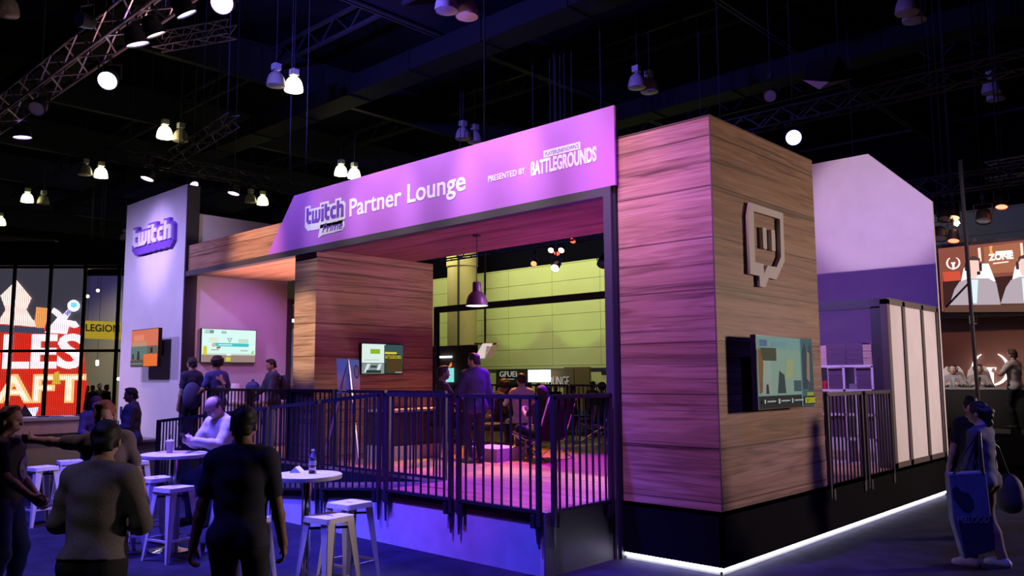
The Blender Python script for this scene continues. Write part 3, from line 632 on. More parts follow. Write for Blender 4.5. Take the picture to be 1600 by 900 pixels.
for k in range(5):
    x1 = -5.2-k*1.3; railing('%s rear railing panel of the lounge' % ('rightmost', 'second from right', 'middle', 'second from left', 'leftmost')[k], (x1-1.24, 7.2), (x1, 7.2), .605, .605, G, 9, legs_=False)
rf = thing('rear_portal_frame', 'dark metal frame around the rear opening of the lounge', 'frame')
MB().box((-12.3, 7.10, 3.62), (-2.4, 7.19, 3.78)).build('beam', BLACK, rf); MB().box((-12.3, 7.10, .606), (-12.16, 7.19, 3.62)).build('post', BLACK, rf)
# ---------------------------------------------------------------- screens
def tv(label, fn, w, h, base, es, gfx, texts=(), thick=.05, arm=None, gain=1.):
    es *= gain; gfx = [(a, tuple(v**(1.25 if gain < 1 else 1) for v in b), c*gain) for a, b, c in gfx]
    t = thing('television', label, 'television', fn(w/2, 0, -thick))
    q = lambda x0, y0, x1, y1: [(x0, y0), (x1, y0), (x1, y1), (x0, y1)]
    MB().prism(q(-.012, -.012, w+.012, h+.012), lambda a, b, c: fn(a, b, c-thick), thick).build('housing', SCRB, t)
    if arm: MB().prism(q(w*.32, h*.3, w*.68, h*.7), lambda a, b, c: fn(a, b, c-thick-arm), arm).build('wall_mount', BLACK, t)
    sc = MB().prism(q(0, 0, w, h), fn, .003).build('screen', glow('screen_%03d_%03d_%03d' % tuple(int(c*255) for c in base), base, es), t)
    lev = .0035
    for poly, col, s in gfx:
        P = [(x*w, y*h) for x, y in (q(*poly) if len(poly) == 4 and not isinstance(poly[0], tuple) else poly)]
        MB().prism(P, lambda a, b, c: fn(a, b, c+lev), .0012).build('screen_image', glow('image_%03d_%03d_%03d_%02d' % (*(int(c*255) for c in col), int(s*10)), col, s), sc); lev += .0013
    for s_, x, y, tw_, th_, col, s in texts:
        text('screen_text', s_, lambda a, b, c: fn(a+x*w, b+y*h, c+lev), tw_*w, th_*h, .001, glow('image_%03d_%03d_%03d' % tuple(int(c*255) for c in col), col, s), sc)
    return t
C_ = lambda cx, cy, r, k=14, ry=None: [(cx+r*math.cos(2*math.pi*i/k), cy+(ry or r)*math.sin(2*math.pi*i/k)) for i in range(k)]
# tower side: game stream with a column of figures on the right
tv('large television on the timber tower side below the pale emblem', SIDE(.2, .44, 1.585), 1.31, .735, (.22, .42, .40), .75, [
    ((0, 0, .77, .17), (.01, .03, .03), .6), ((.05, .19, .77, .82), (.35, .50, .42), .8), ((.04, .2, .22, .78), (.42, .52, .46), .8), ((.05, .66, .32, .84), (.10, .13, .07), .7),
    ([(.01, .2), (.06, .22), (.09, .62), (.03, .85), (0, .8)], (.42, .20, .07), .6), ([(.32, .2), (.47, .2), (.45, .46), (.36, .52)], (.05, .10, .11), .7), ((.62, .22, .76, .38), (.08, .18, .2), .7), ([(.45, .4), (.6, .42), (.62, .68), (.5, .7)], (.45, .52, .30), .8),
    ((.77, .0, 1., 1.), (.10, .22, .26), .7), ([(.79, .25), (.88, .25), (.9, .72), (.84, .95), (.79, .8)], (.05, .10, .14), .7), ([(.90, .22), (.99, .22), (.985, .85), (.95, .95), (.9, .8)], (.07, .13, .17), .7), ([(.86, .40), (.92, .35), (.93, .78), (.88, .82)], (.42, .36, .25), .7),
    ((.02, .86, .15, .95), (.15, .24, .40), .8), ((.25, .86, .5, .93), (.25, .44, .48), .8), ((.05, .19, .18, .36), (.40, .48, .45), .8), ([(.10, .2), (.15, .2), (.14, .33), (.11, .33)], (.03, .05, .06), .6),
    ((.77, .02, .99, .145), (.02, .02, .01), .6), ((.84, .15, .97, .20), (.42, .45, .05), .9), ((.06, .07, .08, .12), (.7, .75, .75), .8), ((.30, .06, .325, .125), (.7, .75, .75), .8), ((.54, .06, .56, .125), (.7, .75, .75), .8), ((.10, .085, .25, .105), (.55, .6, .6), .8), ((.34, .085, .5, .105), (.55, .6, .6), .8), ((.58, .085, .75, .105), (.55, .6, .6), .8)],
   [('BATTLEGROUNDS', .785, .04, .19, .085, (.55, .55, .02), .9)], thick=.06, arm=.14, gain=.7)
# partition
tv('small television on the timber partition showing a yellow title', SIDE(-6.93, .82, 1.985), .86, .49, (.03, .05, .05), .8, [
    ((0, .36, .57, 1), (.72, .86, .80), 1.0), ((.2, .67, .43, .83), (.28, .52, .02), .9), ((.53, .36, 1, .98), (.05, .10, .11), .8), ((.58, .05, .98, .5), (.10, .06, .02), .7), ((0, 0, .53, .34), (.28, .36, .36), .8),
    ([(.05, .05), (.12, .05), (.2, .33), (.12, .33)], (.75, .85, .85), .9), ([(.33, .06), (.4, .06), (.47, .33), (.40, .33)], (.75, .85, .85), .9), ((.1, .02, .45, .12), (.03, .05, .05), .7), ((.2, .2, .35, .27), (.05, .06, .06), .7),
    ((.53, .49, .94, .66), (.03, .03, .02), .7), ((.54, .67, .83, .74), (.65, .58, .03), 1.), ((.8, .03, .97, .06), (.5, .5, .5), .8), ((.04, .45, .4, .47), (.45, .6, .6), .8)],
   [('BATTLEGROUNDS', .545, .51, .39, .12, (.72, .60, .02), 1.)], thick=.05, arm=.015)
# tall panel
tv('television with orange and teal picture on the tall pale panel', FRONT(-13.1, -.40, 2.17), 1.25, .73, (.30, .12, .07), .9, [
    ((0, .5, 1, 1), (.66, .17, .09), 1.), ((0, .22, .62, .55), (.14, .22, .20), .8), ((0, 0, .55, .17), (.09, .10, .09), .8), ((.5, 0, 1, .33), (.80, .16, .03), 1.), ((.62, .33, 1, .55), (.16, .14, .10), .8), ((.05, .55, .6, .68), (.55, .30, .20), .9),
    ([(.25, .18), (.36, .18), (.33, .42), (.27, .42)], (.04, .05, .05), .6), ([(.07, .2), (.14, .2), (.12, .36), (.08, .36)], (.04, .05, .05), .6), ((.75, .36, .84, .5), (.04, .04, .03), .6), ((.12, .7, .5, .86), (.75, .24, .14), 1.), ((.04, .06, .48, .09), (.3, .3, .28), .8)], thick=.07, arm=.22)
# booth side wall: bright cartoon
tv('big television with a bright pale cartoon on the booth side wall', SIDE(-11.43, .28, 2.245), 1.16, .655, (.66, .92, .86), 1.05, [
    ((0, 0, 1, .22), (.36, .25, .22), .9), ((0, .225, 1, .27), (.60, .70, .66), 1.), ((.22, .48, .84, .585), (.06, .55, .56), 1.), (C_(.22, .532, .03, 12, .053), (.06, .55, .56), 1.), (C_(.84, .532, .03, 12, .053), (.06, .55, .56), 1.),
    ((.30, .51, .55, .55), (.5, .85, .85), 1.), ([(.45, .74), (.55, .74), (.5, .6)], (.25, .40, .38), .9), ([(.475, .72), (.525, .72), (.5, .645)], (.66, .92, .86), 1.05), ((.12, .60, .29, .75), (.72, .84, .72), 1.), ((.66, .6, .85, .72), (.60, .72, .62), 1.), ((.02, .22, .09, .45), (.68, .62, .04), 1.), (C_(.055, .44, .035, 12, .05), (.68, .62, .04), 1.),
    ([(.91, .25), (.95, .25), (.97, .36), (.93, .36)], (.35, .65, .12), 1.), ((.04, .87, .2, .97), (.2, .32, .30), .9), ((.045, .885, .13, .955), (.55, .7, .66), 1.), ((.34, .87, .43, .95), (.4, .6, .55), .9), ((.43, .03, .52, .16), (.62, .60, .05), 1.), ((.16, .36, .3, .38), (.3, .15, .12), .9), ((.7, .35, .84, .37), (.3, .15, .12), .9), ([(.26, .4), (.33, .42), (.32, .48), (.25, .46)], (.30, .18, .15), .9), (C_(.2, .52, .035, 10, .07), (.62, .50, .40), 1.), ((.44, .2, .52, .28), (.85, .9, .9), 1.)], thick=.06)
# ---------------------------------------------------------------- pendant lamp, poster easel
pd = thing('pendant_lamp', 'shiny metal dome pendant lamp hanging in the lounge entrance', 'lamp', (-4.265, .855, 2.93))
MB().cyl((-4.265, .855, 3.955), (-4.265, .855, 3.2), .006, n=6).build('cord', BLACK, pd); MB().cyl((-4.265, .855, 3.955), (-4.265, .855, 3.94), .06, n=16).build('ceiling_rose', BLACK, pd)
MB().lathe([(.160, 0), (.158, .02), (.148, .085), (.120, .155), (.080, .20), (.062, .21), (.062, .33), (.05, .345), (.0, .345)], (-4.265, .855, 2.93), 28).build('lamp_shade', mat('brushed_steel', (.36, .32, .31), .38, .35), pd, smooth=50)
MB().lathe([(.150, .010), (.10, .012), (0, .012)], (-4.265, .855, 2.93), 24).build('diffuser', glow('lamp_warm', (1., .86, .74), 5.), pd)
ez = thing('easel', 'folding easel with pale legs holding the poster in the lounge', 'easel', (-7.2, 1.0, .605))
A_ = at(563, 600, Y=.9); B_ = at(507, 702, Z=.605); D_ = at(566, 702, Z=.605)
bx = -7.35
E0 = Vector((-6.55, .55, 1.25))
el = at(528, 610, D=12.1); er = at(563, 612, D=12.1); et = at(526, 560, D=12.1); etr = at(563, 562, D=12.1)
foot1 = at(497, 705, Z=.605, D=None) if False else at(503, 690, D=12.1)
foot1.z = .605; foot2 = er.copy(); foot2.z = .605; back = (el+er)/2+Vector((-.25, .35, 0)); back.z = .605
topm = (et+etr)/2
ALU = mat('easel_aluminium', (.55, .55, .58), .35, .8)
for nm, p, q in (('leg', topm, foot1), ('leg', topm, foot2), ('leg', topm, back)): MB().bar(p, q, .022).build(nm, ALU, ez)
MB().bar(el+Vector((0, -.02, -.03)), er+Vector((0, -.02, -.03)), .03, .02).build('ledge', ALU, ez)
po = thing('poster', 'blue and orange poster of a crowned figure standing on the easel', 'poster', el)
uu = (er-el); vv = (et-el); nn = uu.cross(vv).normalized(); nn = nn if nn.dot(CAMP-el) > 0 else -nn
PF = lambda a, b, c: el+uu*a+vv*b+nn*(c+.005)
def gradient(name, stops, z0, z1):
    m, nt, b = nodes(name); g = N(nt, 'ShaderNodeNewGeometry'); s = N(nt, 'ShaderNodeSeparateXYZ'); r = N(nt, 'ShaderNodeMapRange'); c = N(nt, 'ShaderNodeValToRGB')
    nt.links.new(g.outputs['Position'], s.inputs[0]); nt.links.new(s.outputs[2], r.inputs[0]); r.inputs[1].default_value = z0; r.inputs[2].default_value = z1; nt.links.new(r.outputs[0], c.inputs[0]); nt.links.new(c.outputs[0], b.inputs['Base Color'])
    e = c.color_ramp.elements; e[0].position = 0; e[0].color = stops[0]+(1,); e[1].position = 1; e[1].color = stops[-1]+(1,)
    for i, k in enumerate(stops[1:-1]): n = e.new((i+1)/(len(stops)-1)); n.color = k+(1,)
    b.inputs['Roughness'].default_value = .35; return m
MB().prism([(0, 0), (1, 0), (1, 1), (0, 1)], PF, .006).build('print', gradient('poster_print', [(.75, .32, .15), (.65, .45, .35), (.25, .38, .55), (.2, .38, .6)], el.z, et.z), po)
PF2 = lambda a, b, c: PF(a, b, c+.0065)
MB().prism([(.35, .0), (.75, .0), (.7, .35), (.58, .5), (.42, .5), (.38, .3)], PF2, .001).build('figure', mat('print_grey', (.30, .33, .38), .4), po)
MB().prism([(.40, .45), (.58, .45), (.6, .7), (.5, .78), (.42, .7)], PF2, .001).build('figure', mat('print_grey', (.30, .33, .38), .4), po)
MB().prism([(x*.8+.45, y*.9+.08) for x, y in C_(.53, .6, .14, 14, .24)], PF2, .0015).build('figure', mat('print_dark', (.04, .04, .05), .4), po)
MB().prism([(x*.8+.45, y*.9+.08) for x, y in C_(.53, .60, .10, 14, .19)], PF2, .0022).build('figure', mat('print_tan', (.40, .28, .2), .4), po)
# ---------------------------------------------------------------- bar stools and tables
def make_stool(label, loc, rz, group):
    t = thing('bar_stool', label, 'stool', loc, rz, group); t['local'] = 1
    h = .76; a = .155
    rr = [(sx*(a-.03)+.03*math.cos(th), sy*(a-.03)+.03*math.sin(th)) for sx, sy, t0 in ((1, 1, 0), (-1, 1, 90), (-1, -1, 180), (1, -1, 270)) for th in (rad(t0), rad(t0+30), rad(t0+60), rad(t0+90))]
    slot = [(.045*c+.0, .012*s) for c, s in ((1, -1), (1, 1), (-1, 1), (-1, -1))]
    curve_solid('seat', [rr, slot], lambda x, y, c: Vector((x, y, h-.018+c)), .018, STOOLW, t)
    m = MB()
    for i in range(16):
        p, q = rr[i], rr[(i+1) % 16]
        m.add([(p[0], p[1], h-.002), (q[0], q[1], h-.002), (q[0]*1.03, q[1]*1.03, h-.045), (p[0]*1.03, p[1]*1.03, h-.045)], [(0, 1, 2, 3)])
    m.build('seat_skirt', STOOLW, t)
    ft = .215
    for sx in (-1, 1):
        for sy in (-1, 1):
            m = MB(); T = Vector((sx*.15, sy*.15, h-.02)); B = Vector((sx*ft, sy*ft, 0)); wt, wb_ = .085, .032; k = .007
            for ux, uy in ((-sx, 0), (0, -sy)):
                u = Vector((ux, uy, 0)); v = Vector((-sx if ux == 0 else 0, -sy if uy == 0 else 0, 0))*k
                P = [T, T+u*wt, T+u*wt+v, T+v, B, B+u*wb_, B+u*wb_+v, B+v]
                m.add(P, [(0, 1, 2, 3), (4, 7, 6, 5), (0, 4, 5, 1), (1, 5, 6, 2), (2, 6, 7, 3), (3, 7, 4, 0)])
            l = m.build('leg', STOOLW, t)
            MB().cyl((sx*(ft-.002), sy*(ft-.015), .0), (sx*(ft-.002), sy*(ft-.015), .004), .012, n=8).build('foot_pad', BLACK, l)
    k = .15+(ft-.15)*(1-.22/.74)
    for p, q in (((-k, -k), (k, -k)), ((-k, k), (k, k)), ((-k, -k), (-k, k)), ((k, -k), (k, k))): MB().bar((p[0]*.97, p[1]*.97, .22), (q[0]*.97, q[1]*.97, .22), .010, .024).build('footrest', STOOLW, t)
    k = .155
    MB().bar((-k, -k, .66), (k, k, .66), .008, .02).bar((-k, k, .655), (k, -k, .655), .008, .02).build('brace', BLACK, t)
    return t
G = 'white metal bar stools'
st0 = make_stool('white metal bar stool nearest the camera, in front of the bottle table', (-1.93, -3.18, 0), rad(8), G)
CH[st0.name] = list(st0.children)
for x, y, rz, lab in ((-2.42, -2.62, 5, 'white metal bar stool against the ramp wall behind the nearest stool'), (-2.36, -3.72, 20, 'white metal bar stool partly hidden behind the man in the navy shirt'), (-4.78, -3.22, 12, 'white metal bar stool in front of the round table between the two foreground men'),
                      (-5.38, -3.52, -6, 'white metal bar stool half hidden by the right elbow of the man in grey'), (-5.78, -2.98, 3, 'white metal bar stool behind the round table with the drink cup'), (-8.16, -3.48, 10, 'white metal bar stool standing free beside the man at the left edge'), (-8.75, -2.93, -8, 'white metal bar stool farther back behind the free standing stool'),
                      (-7.95, -2.36, 4, 'white metal bar stool behind the red haired man'), (-4.70, -2.55, 15, 'white metal bar stool under the seated man in white')):
    dup(st0, (x, y, 0), rad(rz), lab)
def make_table(label, x, y, r):
    t = thing('bar_table', label, 'table', (x, y, 0), 0, 'round bar tables'); 
    MB().lathe([(0, 1.035), (r-.006, 1.035), (r, 1.041), (r, 1.070), (r-.006, 1.076), (0, 1.076)], (x, y, 0), 48).build('table_top', TABLEW, t, smooth=40)
    MB().cyl((x, y, .03), (x, y, 1.035), .04, n=24).build('column', CHROME, t, smooth=40)
    MB().lathe([(.23, 0), (.23, .012), (.12, .03), (.05, .05), (.04, .08)], (x, y, 0), 36, cap=True).build('base', CHROME, t, smooth=40)
    MB().cyl((x, y, .42), (x, y, .44), .044, n=24).build('collar', CHROME, t, smooth=40)
make_table('round white bar table on a chrome column with the water bottle on it', -2.30, -3.165, .305)
make_table('round white bar table at which the man in white sits', -5.215, -3.03, .36)
CLEAR = mat('clear_plastic', (.86, .88, 1.), .06, trans=1.)
def bottle(label, c, group=None):
    t = thing('water_bottle', label, 'bottle', c)
    MB().lathe([(0, 0), (.030, 0), (.033, .01), (.033, .05), (.030, .06), (.033, .07), (.033, .125), (.028, .150), (.014, .180), (.0125, .195)], c, 20).build('bottle_body', CLEAR, t, smooth=50)
    MB().cyl(Vector(c)+Vector((0, 0, .195)), Vector(c)+Vector((0, 0, .213)), .0145, n=16).build('cap', mat('cap_white', (.8, .8, .85), .4), t, smooth=40)
    MB().lathe([(.0335, .075), (.0335, .118)], c, 20).build('label_band', mat('bottle_label', (.55, .56, .72), .5), t, smooth=50); return t
bottle('clear water bottle standing on the front round table', (-2.285, -3.12, 1.076))
t = MB().prism([(-.055, 0), (.055, 0), (0, .052)], plane((-2.44, -3.20, 1.0765), (.75, .66, 0), (0, 0, 1), (-.66, .75, 0)), .13).build('tent_card', mat('paper_white', (.85, .85, .88), .7)); tag(t, 'small folded white tent card on the front round table', 'card')
t = MB().prism([(0, 0), (.19, 0), (.19, .12), (0, .12)], plane((-2.31, -3.17, 1.0765), (.8, .6, 0), (-.6, .8, 0), (0, 0, 1)), .001).build('napkin', mat('paper_print', (.66, .72, .70), .7)); tag(t, 'thin printed sheet under the water bottle on the front round table', 'paper')
cc = Vector((-5.30, -3.05, 1.076)); cp = thing('drink_cup', 'iced drink in a clear cup on the seated man table', 'cup', cc)
MB().lathe([(0, 0), (.032, 0), (.045, .125), (.047, .128)], cc, 20).build('cup_body', mat('cup_drink', (.45, .28, .22), .2), cp, smooth=50); MB().lathe([(.049, .128), (.049, .135), (.03, .15), (0, .15)], cc, 20).build('lid', mat('cup_lid', (.6, .6, .65), .2), cp, smooth=50); MB().cyl(cc+Vector((0, 0, .15)), cc+Vector((.015, 0, .21)), .004, n=6).build('straw', BLACK, cp)
t = MB().prism([(0, 0), (.30, 0), (.30, .2), (0, .2)], plane((-5.50, -3.12, 1.0765), (.8, .6, 0), (-.6, .8, 0), (0, 0, 1)), .004).build('brochure', mat('kraft_paper', (.48, .28, .16), .7)); tag(t, 'flat brown brochure on the seated man table', 'paper')
# ---------------------------------------------------------------- shelf unit with boxes in the cabin opening
SHW = mat('shelf_white', (.66, .64, .70), .5)
sh = thing('cube_shelf', 'tall white cube shelf standing in the cabin opening', 'shelf', (-.8, 5.5, .605))
sx0, sx1, sy0, sy1, szt = -1.20, -.36, 5.18, 5.56, 2.05
pw = (sx1-sx0)/2; ph = (szt-.605)/4
for i, x in enumerate((sx0, (sx0+sx1)/2, sx1)): MB().box((x-.018, sy0, .605), (x+.018, sy1, szt)).build('upright', SHW, sh)
for k in range(5): MB().box((sx0-.018, sy0, .605+ph*k-(.0 if k == 0 else .018)), (sx1+.018, sy1, .605+ph*k+.018)).build('shelf_board', SHW, sh)
sp = MB().box((sx1+.02, sy0+.02, .605), (-.24, sy1, 2.05)).build('side_cupboard', mat('cupboard_pale', (.60, .62, .60), .6)); tag(sp, 'pale narrow cupboard beside the white cube shelf', 'cupboard')
BXD = mat('box_dark', (.10, .06, .12), .7); BXT = mat('box_tan', (.42, .32, .26), .7); BXP = mat('box_pink', (.55, .38, .36), .7)
def carton(label, lo, hi, m, grp='cartons in and on the cube shelf'):
    t = thing('carton', label, 'box', ((lo[0]+hi[0])/2, (lo[1]+hi[1])/2, lo[2]), 0, grp)
    MB().box(lo, hi).build('box_body', m, t); MB().box((lo[0]-.002, lo[1]-.002, hi[2]-.028), (hi[0]+.002, hi[1], hi[2]+.001)).build('lid', m, t)
words_ = ('bottom', 'second', 'third', 'top')
for k in range(4):
    z = szt+.018+.082*k; carton('%s dark carton of the left stack on top of the cube shelf' % words_[k], (-1.03, 5.2, z), (-.74, 5.5, z+.079), BXD); carton('%s dark carton of the middle stack on top of the cube shelf' % words_[k], (-.735, 5.2, z), (-.49, 5.5, z+.079), BXD)
    if k < 3: carton('%s tan carton of the right stack on top of the cube shelf' % words_[k], (-.485, 5.2, z+.02*k), (-.36, 5.5, z+.02*k+.095), BXT); carton('%s pink carton of the left end stack on top of the cube shelf' % words_[k], (-1.19, 5.2, z+.02*k), (-1.035, 5.5, z+.02*k+.098), BXP)
for col_ in (0, 1):
    for r_ in range(3):
        z0 = szt-ph*(r_+1)+.018; x0 = sx0+pw*col_
        for k in range(4):
            carton('%s dark carton in the %s compartment, %s row of the cube shelf' % (words_[k], 'left' if col_ == 0 else 'right', ('upper', 'middle', 'lower')[r_]), (x0+.18, sy0+.03, z0+.078*k), (x0+.385, sy1-.03, z0+.078*k+.076), BXD)
for k, (x, m) in enumerate(((-1.15, mat('can_silver', (.55, .45, .48), .3, .6)), (-1.085, mat('can_red', (.6, .03, .04), .4)))):
    t = MB().lathe([(0, 0), (.028, 0), (.031, .01), (.031, .11), (.026, .122), (0, .122)], (x, 5.24, szt-ph+.018), 16).build('drink_can', m, smooth=50); tag(t, ('silver can in the upper left shelf compartment', 'red can in the upper left shelf compartment')[k], 'can')
t = MB().box((-.74+.01, 5.24, szt-ph+.018), (-.60, 5.42, szt-ph+.10)).build('small_device', mat('device_grey', (.16, .16, .2), .5)); tag(t, 'low grey device in the upper right shelf compartment', 'device')
# ---------------------------------------------------------------- lounge furniture
SLING = mat('black_sling', (.012, .012, .02), .95)
def lounge_chair(label, loc, rz):
    t = thing('lounge_chair', label, 'chair', loc, rz, 'black lounge chairs'); t['local'] = 1
    MB().prism([(.36, .40), (-.05, .30), (-.24, .30), (-.52, .98), (-.50, 1.0), (-.20, .335), (-.05, .335), (.36, .435)], plane((0, -.30, 0), (1, 0, 0), (0, 0, 1), (0, 1, 0)), .60).build('sling_seat', SLING, t, bevel=.01)
    MB().cbox((-.50, 0, .95), (.07, .56, .12)).build('headrest', SLING, t, bevel=.015)
    for y in (-.31, .31):
        MB().tube([(.36, y, .41), (-.05, y, .31), (-.24, y, .31), (-.52, y, 1.0)], .012).build('side_rail', CHROME, t)
        MB().tube([(.30, y, .0), (-.28, y, .36)], .012).build('leg', CHROME, t); MB().tube([(-.46, y, .0), (.25, y, .38)], .012).build('leg', CHROME, t)
    MB().tube([(-.46, -.31, .02), (-.46, .31, .02)], .010).tube([(.30, -.31, .02), (.30, .31, .02)], .010).build('stretcher', CHROME, t)
    return t
lc = lounge_chair('black sling lounge chair in which the woman with the phone sits', (-4.75, 2.75, .605), rad(176)); CH[lc.name] = list(lc.children)
for x, y, rz, lab in ((-6.15, 6.15, 195, 'black lounge chair near the rear railing, farther back than the seated woman'), (-5.35, 5.6, 210, 'black lounge chair beside the portal post at the back right'), (-7.4, 5.6, 170, 'black lounge chair behind the low tables in the lounge middle')):
    dup(lc, (x, y, .605), rad(rz), lab)
def side_table(label, x, y, s=.5, h=.45):
    t = thing('side_table', label, 'table', (x, y, .605), 0, 'black side tables in the lounge')
    MB().box((x-s/2, y-s/2, .605+h-.03), (x+s/2, y+s/2, .605+h)).build('table_top', BLACK, t); MB().box((x-s/2, y-s/2, .605+h-.038), (x+s/2, y+s/2, .605+h-.031)).build('edge_band', CHROME, t)
    for a in (-1, 1):
        for b in (-1, 1): MB().bar((x+a*(s/2-.02), y+b*(s/2-.02), .605), (x+a*(s/2-.02), y+b*(s/2-.02), .605+h-.038), .02).build('leg', CHROME, t)
    MB().box((x-s/2+.03, y-s/2+.03, .75), (x+s/2-.03, y+s/2-.03, .765)).build('lower_shelf', BLACK, t)
side_table('black side table in front of the suited man', -6.2, 3.1, .62, .5); side_table('black side table behind the suited man', -8.2, 3.6, .62, .72); side_table('black side table between the two rear lounge chairs', -6.9, 6.3, .55, .5)
PLINW = mat('plinth_white', (.62, .60, .62), .6)
t = MB().box((-6.95, .95, .605), (-6.35, 2.4, .82)).build('low_plinth', PLINW); tag(t, 'low white plinth at the foot of the timber partition', 'plinth')
t = MB().box((-5.7, 1.95, .605), (-4.95, 2.6, .80)).build('low_plinth', PLINW); tag(t, 'low white plinth block in the middle of the lounge floor', 'plinth')
dk = thing('media_cabinet', 'dark cabinet with a white top on the low plinth', 'cabinet', (-6.65, 1.7, .82))
MB().box((-6.92, 1.0, .82), (-6.4, 2.35, 1.36)).build('cabinet_body', mat('cabinet_dark', (.05, .035, .04), .5), dk); MB().box((-6.95, .97, 1.36), (-6.37, 2.38, 1.40)).build('cabinet_top', PLINW, dk)
for y in (1.03, 1.47, 1.91): d = MB().box((-6.40, y, .86), (-6.385, y+.41, 1.33)).build('cabinet_door', mat('cabinet_dark', (.05, .035, .04), .5), dk); MB().box((-6.385, y+.36, 1.05), (-6.375, y+.375, 1.15)).build('door_handle', CHROME, d)
# staff corner: counter, water cooler bottle
sc_ = thing('drinks_counter', 'narrow white counter along the booth side wall', 'counter', (-11.2, 1.2, .605))
MB().box((-11.48, .75, 1.42), (-10.95, 2.15, 1.46)).build('counter_top', WHITE, sc_); MB().box((-11.46, .8, .605), (-11.0, 2.1, 1.42)).build('counter_body', WHITE, sc_)
c0 = Vector((-11.1, 1.22, 1.46)); wc = thing('water_jug', 'big blue water cooler jug on the white counter', 'water jug', c0)
MB().lathe([(0, 0), (.125, 0), (.135, .02), (.135, .09), (.128, .10), (.135, .11), (.135, .20), (.128, .21), (.135, .22), (.135, .32), (.09, .38), (.03, .40), (.03, .44), (0, .44)], c0, 24).build('jug_body', mat('jug_blue', (.10, .14, .45), .15, trans=.5), wc, smooth=50); MB().tube([c0+Vector((.13, 0, .10)), c0+Vector((.17, 0, .12)), c0+Vector((.17, 0, .2)), c0+Vector((.13, 0, .22))], .01).build('jug_handle', mat('jug_blue', (.1, .14, .45), .15), wc)
t = MB().lathe([(0, 0), (.12, 0), (.125, .30), (.09, .36), (0, .36)], (-11.25, .92, 1.46), 20).build('white_canister', WHITE, smooth=50); tag(t, 'white canister beside the blue water jug', 'canister')
t = MB().box((-12.6, 2.75, 3.18), (-11.7, 2.82, 3.24)).build('light_bar', glow('tube_white', (.9, .95, 1.), 6)); MB().cyl((-12.5, 2.785, 3.24), (-12.5, 2.785, 13), .008, n=6).cyl((-11.8, 2.785, 3.24), (-11.8, 2.785, 13), .008, n=6).build('hanging_cable', BLACK, t); tag(t, 'short white light bar seen through the gap left of the timber partition', 'light')
gb = thing('banner', 'narrow printed banner seen through the gap left of the partition', 'banner', (-12.6, 3.2, .0))
MB().box((-13.6, 3.5, 1.0), (-12.1, 3.53, 3.1)).build('cloth', mat('banner_pale', (.45, .42, .36), .8, noise=.3, nscale=3), gb); MB().box((-13.6, 3.54, 0), (-13.55, 3.58, 3.1)).box((-12.15, 3.54, 0), (-12.1, 3.58, 3.1)).build('stand', BLACK, gb)
MB().box((-13.6, 3.49, 1.0), (-12.1, 3.5, 1.75)).build('print', mat('banner_orange', (.6, .14, .03), .8), gb)
# reception counter and bench at the left
rc = thing('reception_counter', 'timber fronted reception counter at the left below the red screen', 'counter', (-15.2, -.9, 0))
p0 = Vector((-15.45, -2.05, 0)); p1 = Vector((-14.75, .0, 0)); 
MB().box((-15.9, -2.1, 1.06), (-14.95, -.15, 1.12)).build('counter_top', mat('counter_top_grey', (.30, .27, .27), .4), rc); MB().box((-15.85, -2.05, .78), (-15.0, -.2, 1.06)).build('front_apron', mat('counter_apron', (.40, .27, .22), .5, noise=.1, nscale=4), rc); MB().box((-15.7, -1.9, 0), (-15.15, -.35, .78)).build('counter_body', mat('counter_olive', (.24, .22, .14), .6, noise=.1, nscale=3), rc)
BRC = [mat('brochure_blue', (.08, .10, .35), .5), mat('brochure_white', (.7, .7, .8), .5), mat('brochure_navy', (.03, .04, .16), .5)]
for k in range(7):
    y = -1.95+k*.26; t = MB().box((-15.55+.1*(k % 2), y, 1.121), (-15.2+.1*(k % 2), y+.22, 1.132+.006*(k % 3))).build('brochure', BRC[k % 3]); tag(t, 'brochure on the reception counter, %s from its near end' % ('first', 'second', 'third', 'fourth', 'fifth', 'sixth', 'seventh')[k], 'brochure', 'brochures on the reception counter')
t = MB().prism([(-.16, 0), (.16, 0), (0, .26)], plane((-15.5, -1.6, 1.133), (0, 1, 0), (0, 0, 1), (1, 0, 0)), .02).build('tent_sign', BLACK); tag(t, 'small black tent sign standing on the reception counter', 'sign')
bn = thing('grey_bench', 'plain grey block counter in front of the tall pale panel', 'counter', (-12.2, -.4, 0)); MB().box((-13.9, -.85, 0), (-11.75, -.35, .74)).build('bench_body', mat('bench_grey', (.20, .18, .18), .6, noise=.1, nscale=3), bn); MB().box((-13.95, -.9, .74), (-11.7, -.33, .78)).build('bench_top', mat('bench_top', (.26, .24, .25), .5), bn)
# ---------------------------------------------------------------- roof lamps on their grid
BAL = mat('ballast_white', (.45, .43, .42), .6)
DOME_ON = mat('dome_lit', (.9, .85, .6), .3, emit=(1., .93, .55), es=5.); DOME_GREEN = mat('dome_lit_far', (.9, .9, .6), .3, emit=(.93, 1., .52), es=5.)
DOME_DIM = mat('dome_dim', (.5, .45, .3), .3); DOME_OFF = mat('dome_off', (.55, .42, .44), .35)
def high_bay(x, y, m, label):
    c = Vector((x, y, 10.0)); t = thing('high_bay_lamp', label, 'lamp', c+Vector((0, 0, .5)), 0, 'high bay roof lamps')
    MB().lathe([(.25, -.22), (.255, -.19), (.235, -.05), (.20, .06), (.14, .14), (.09, .17)], c, 20).build('reflector', m, t, smooth=50)
    MB().lathe([(.245, -.215), (.12, -.235), (0, -.24)], c, 20).build('lens', m, t, smooth=60)
    MB().cyl(c+Vector((0, 0, .17)), c+Vector((0, 0, .23)), .05, n=10).cbox(c+Vector((0, 0, .31)), (.2, .2, .17)).build('ballast', BAL, t)
    MB().cyl(c+Vector((0, 0, .39)), c+Vector((0, 0, 3.0)), .012, n=6).build('hanging_rod', BEAM, t)
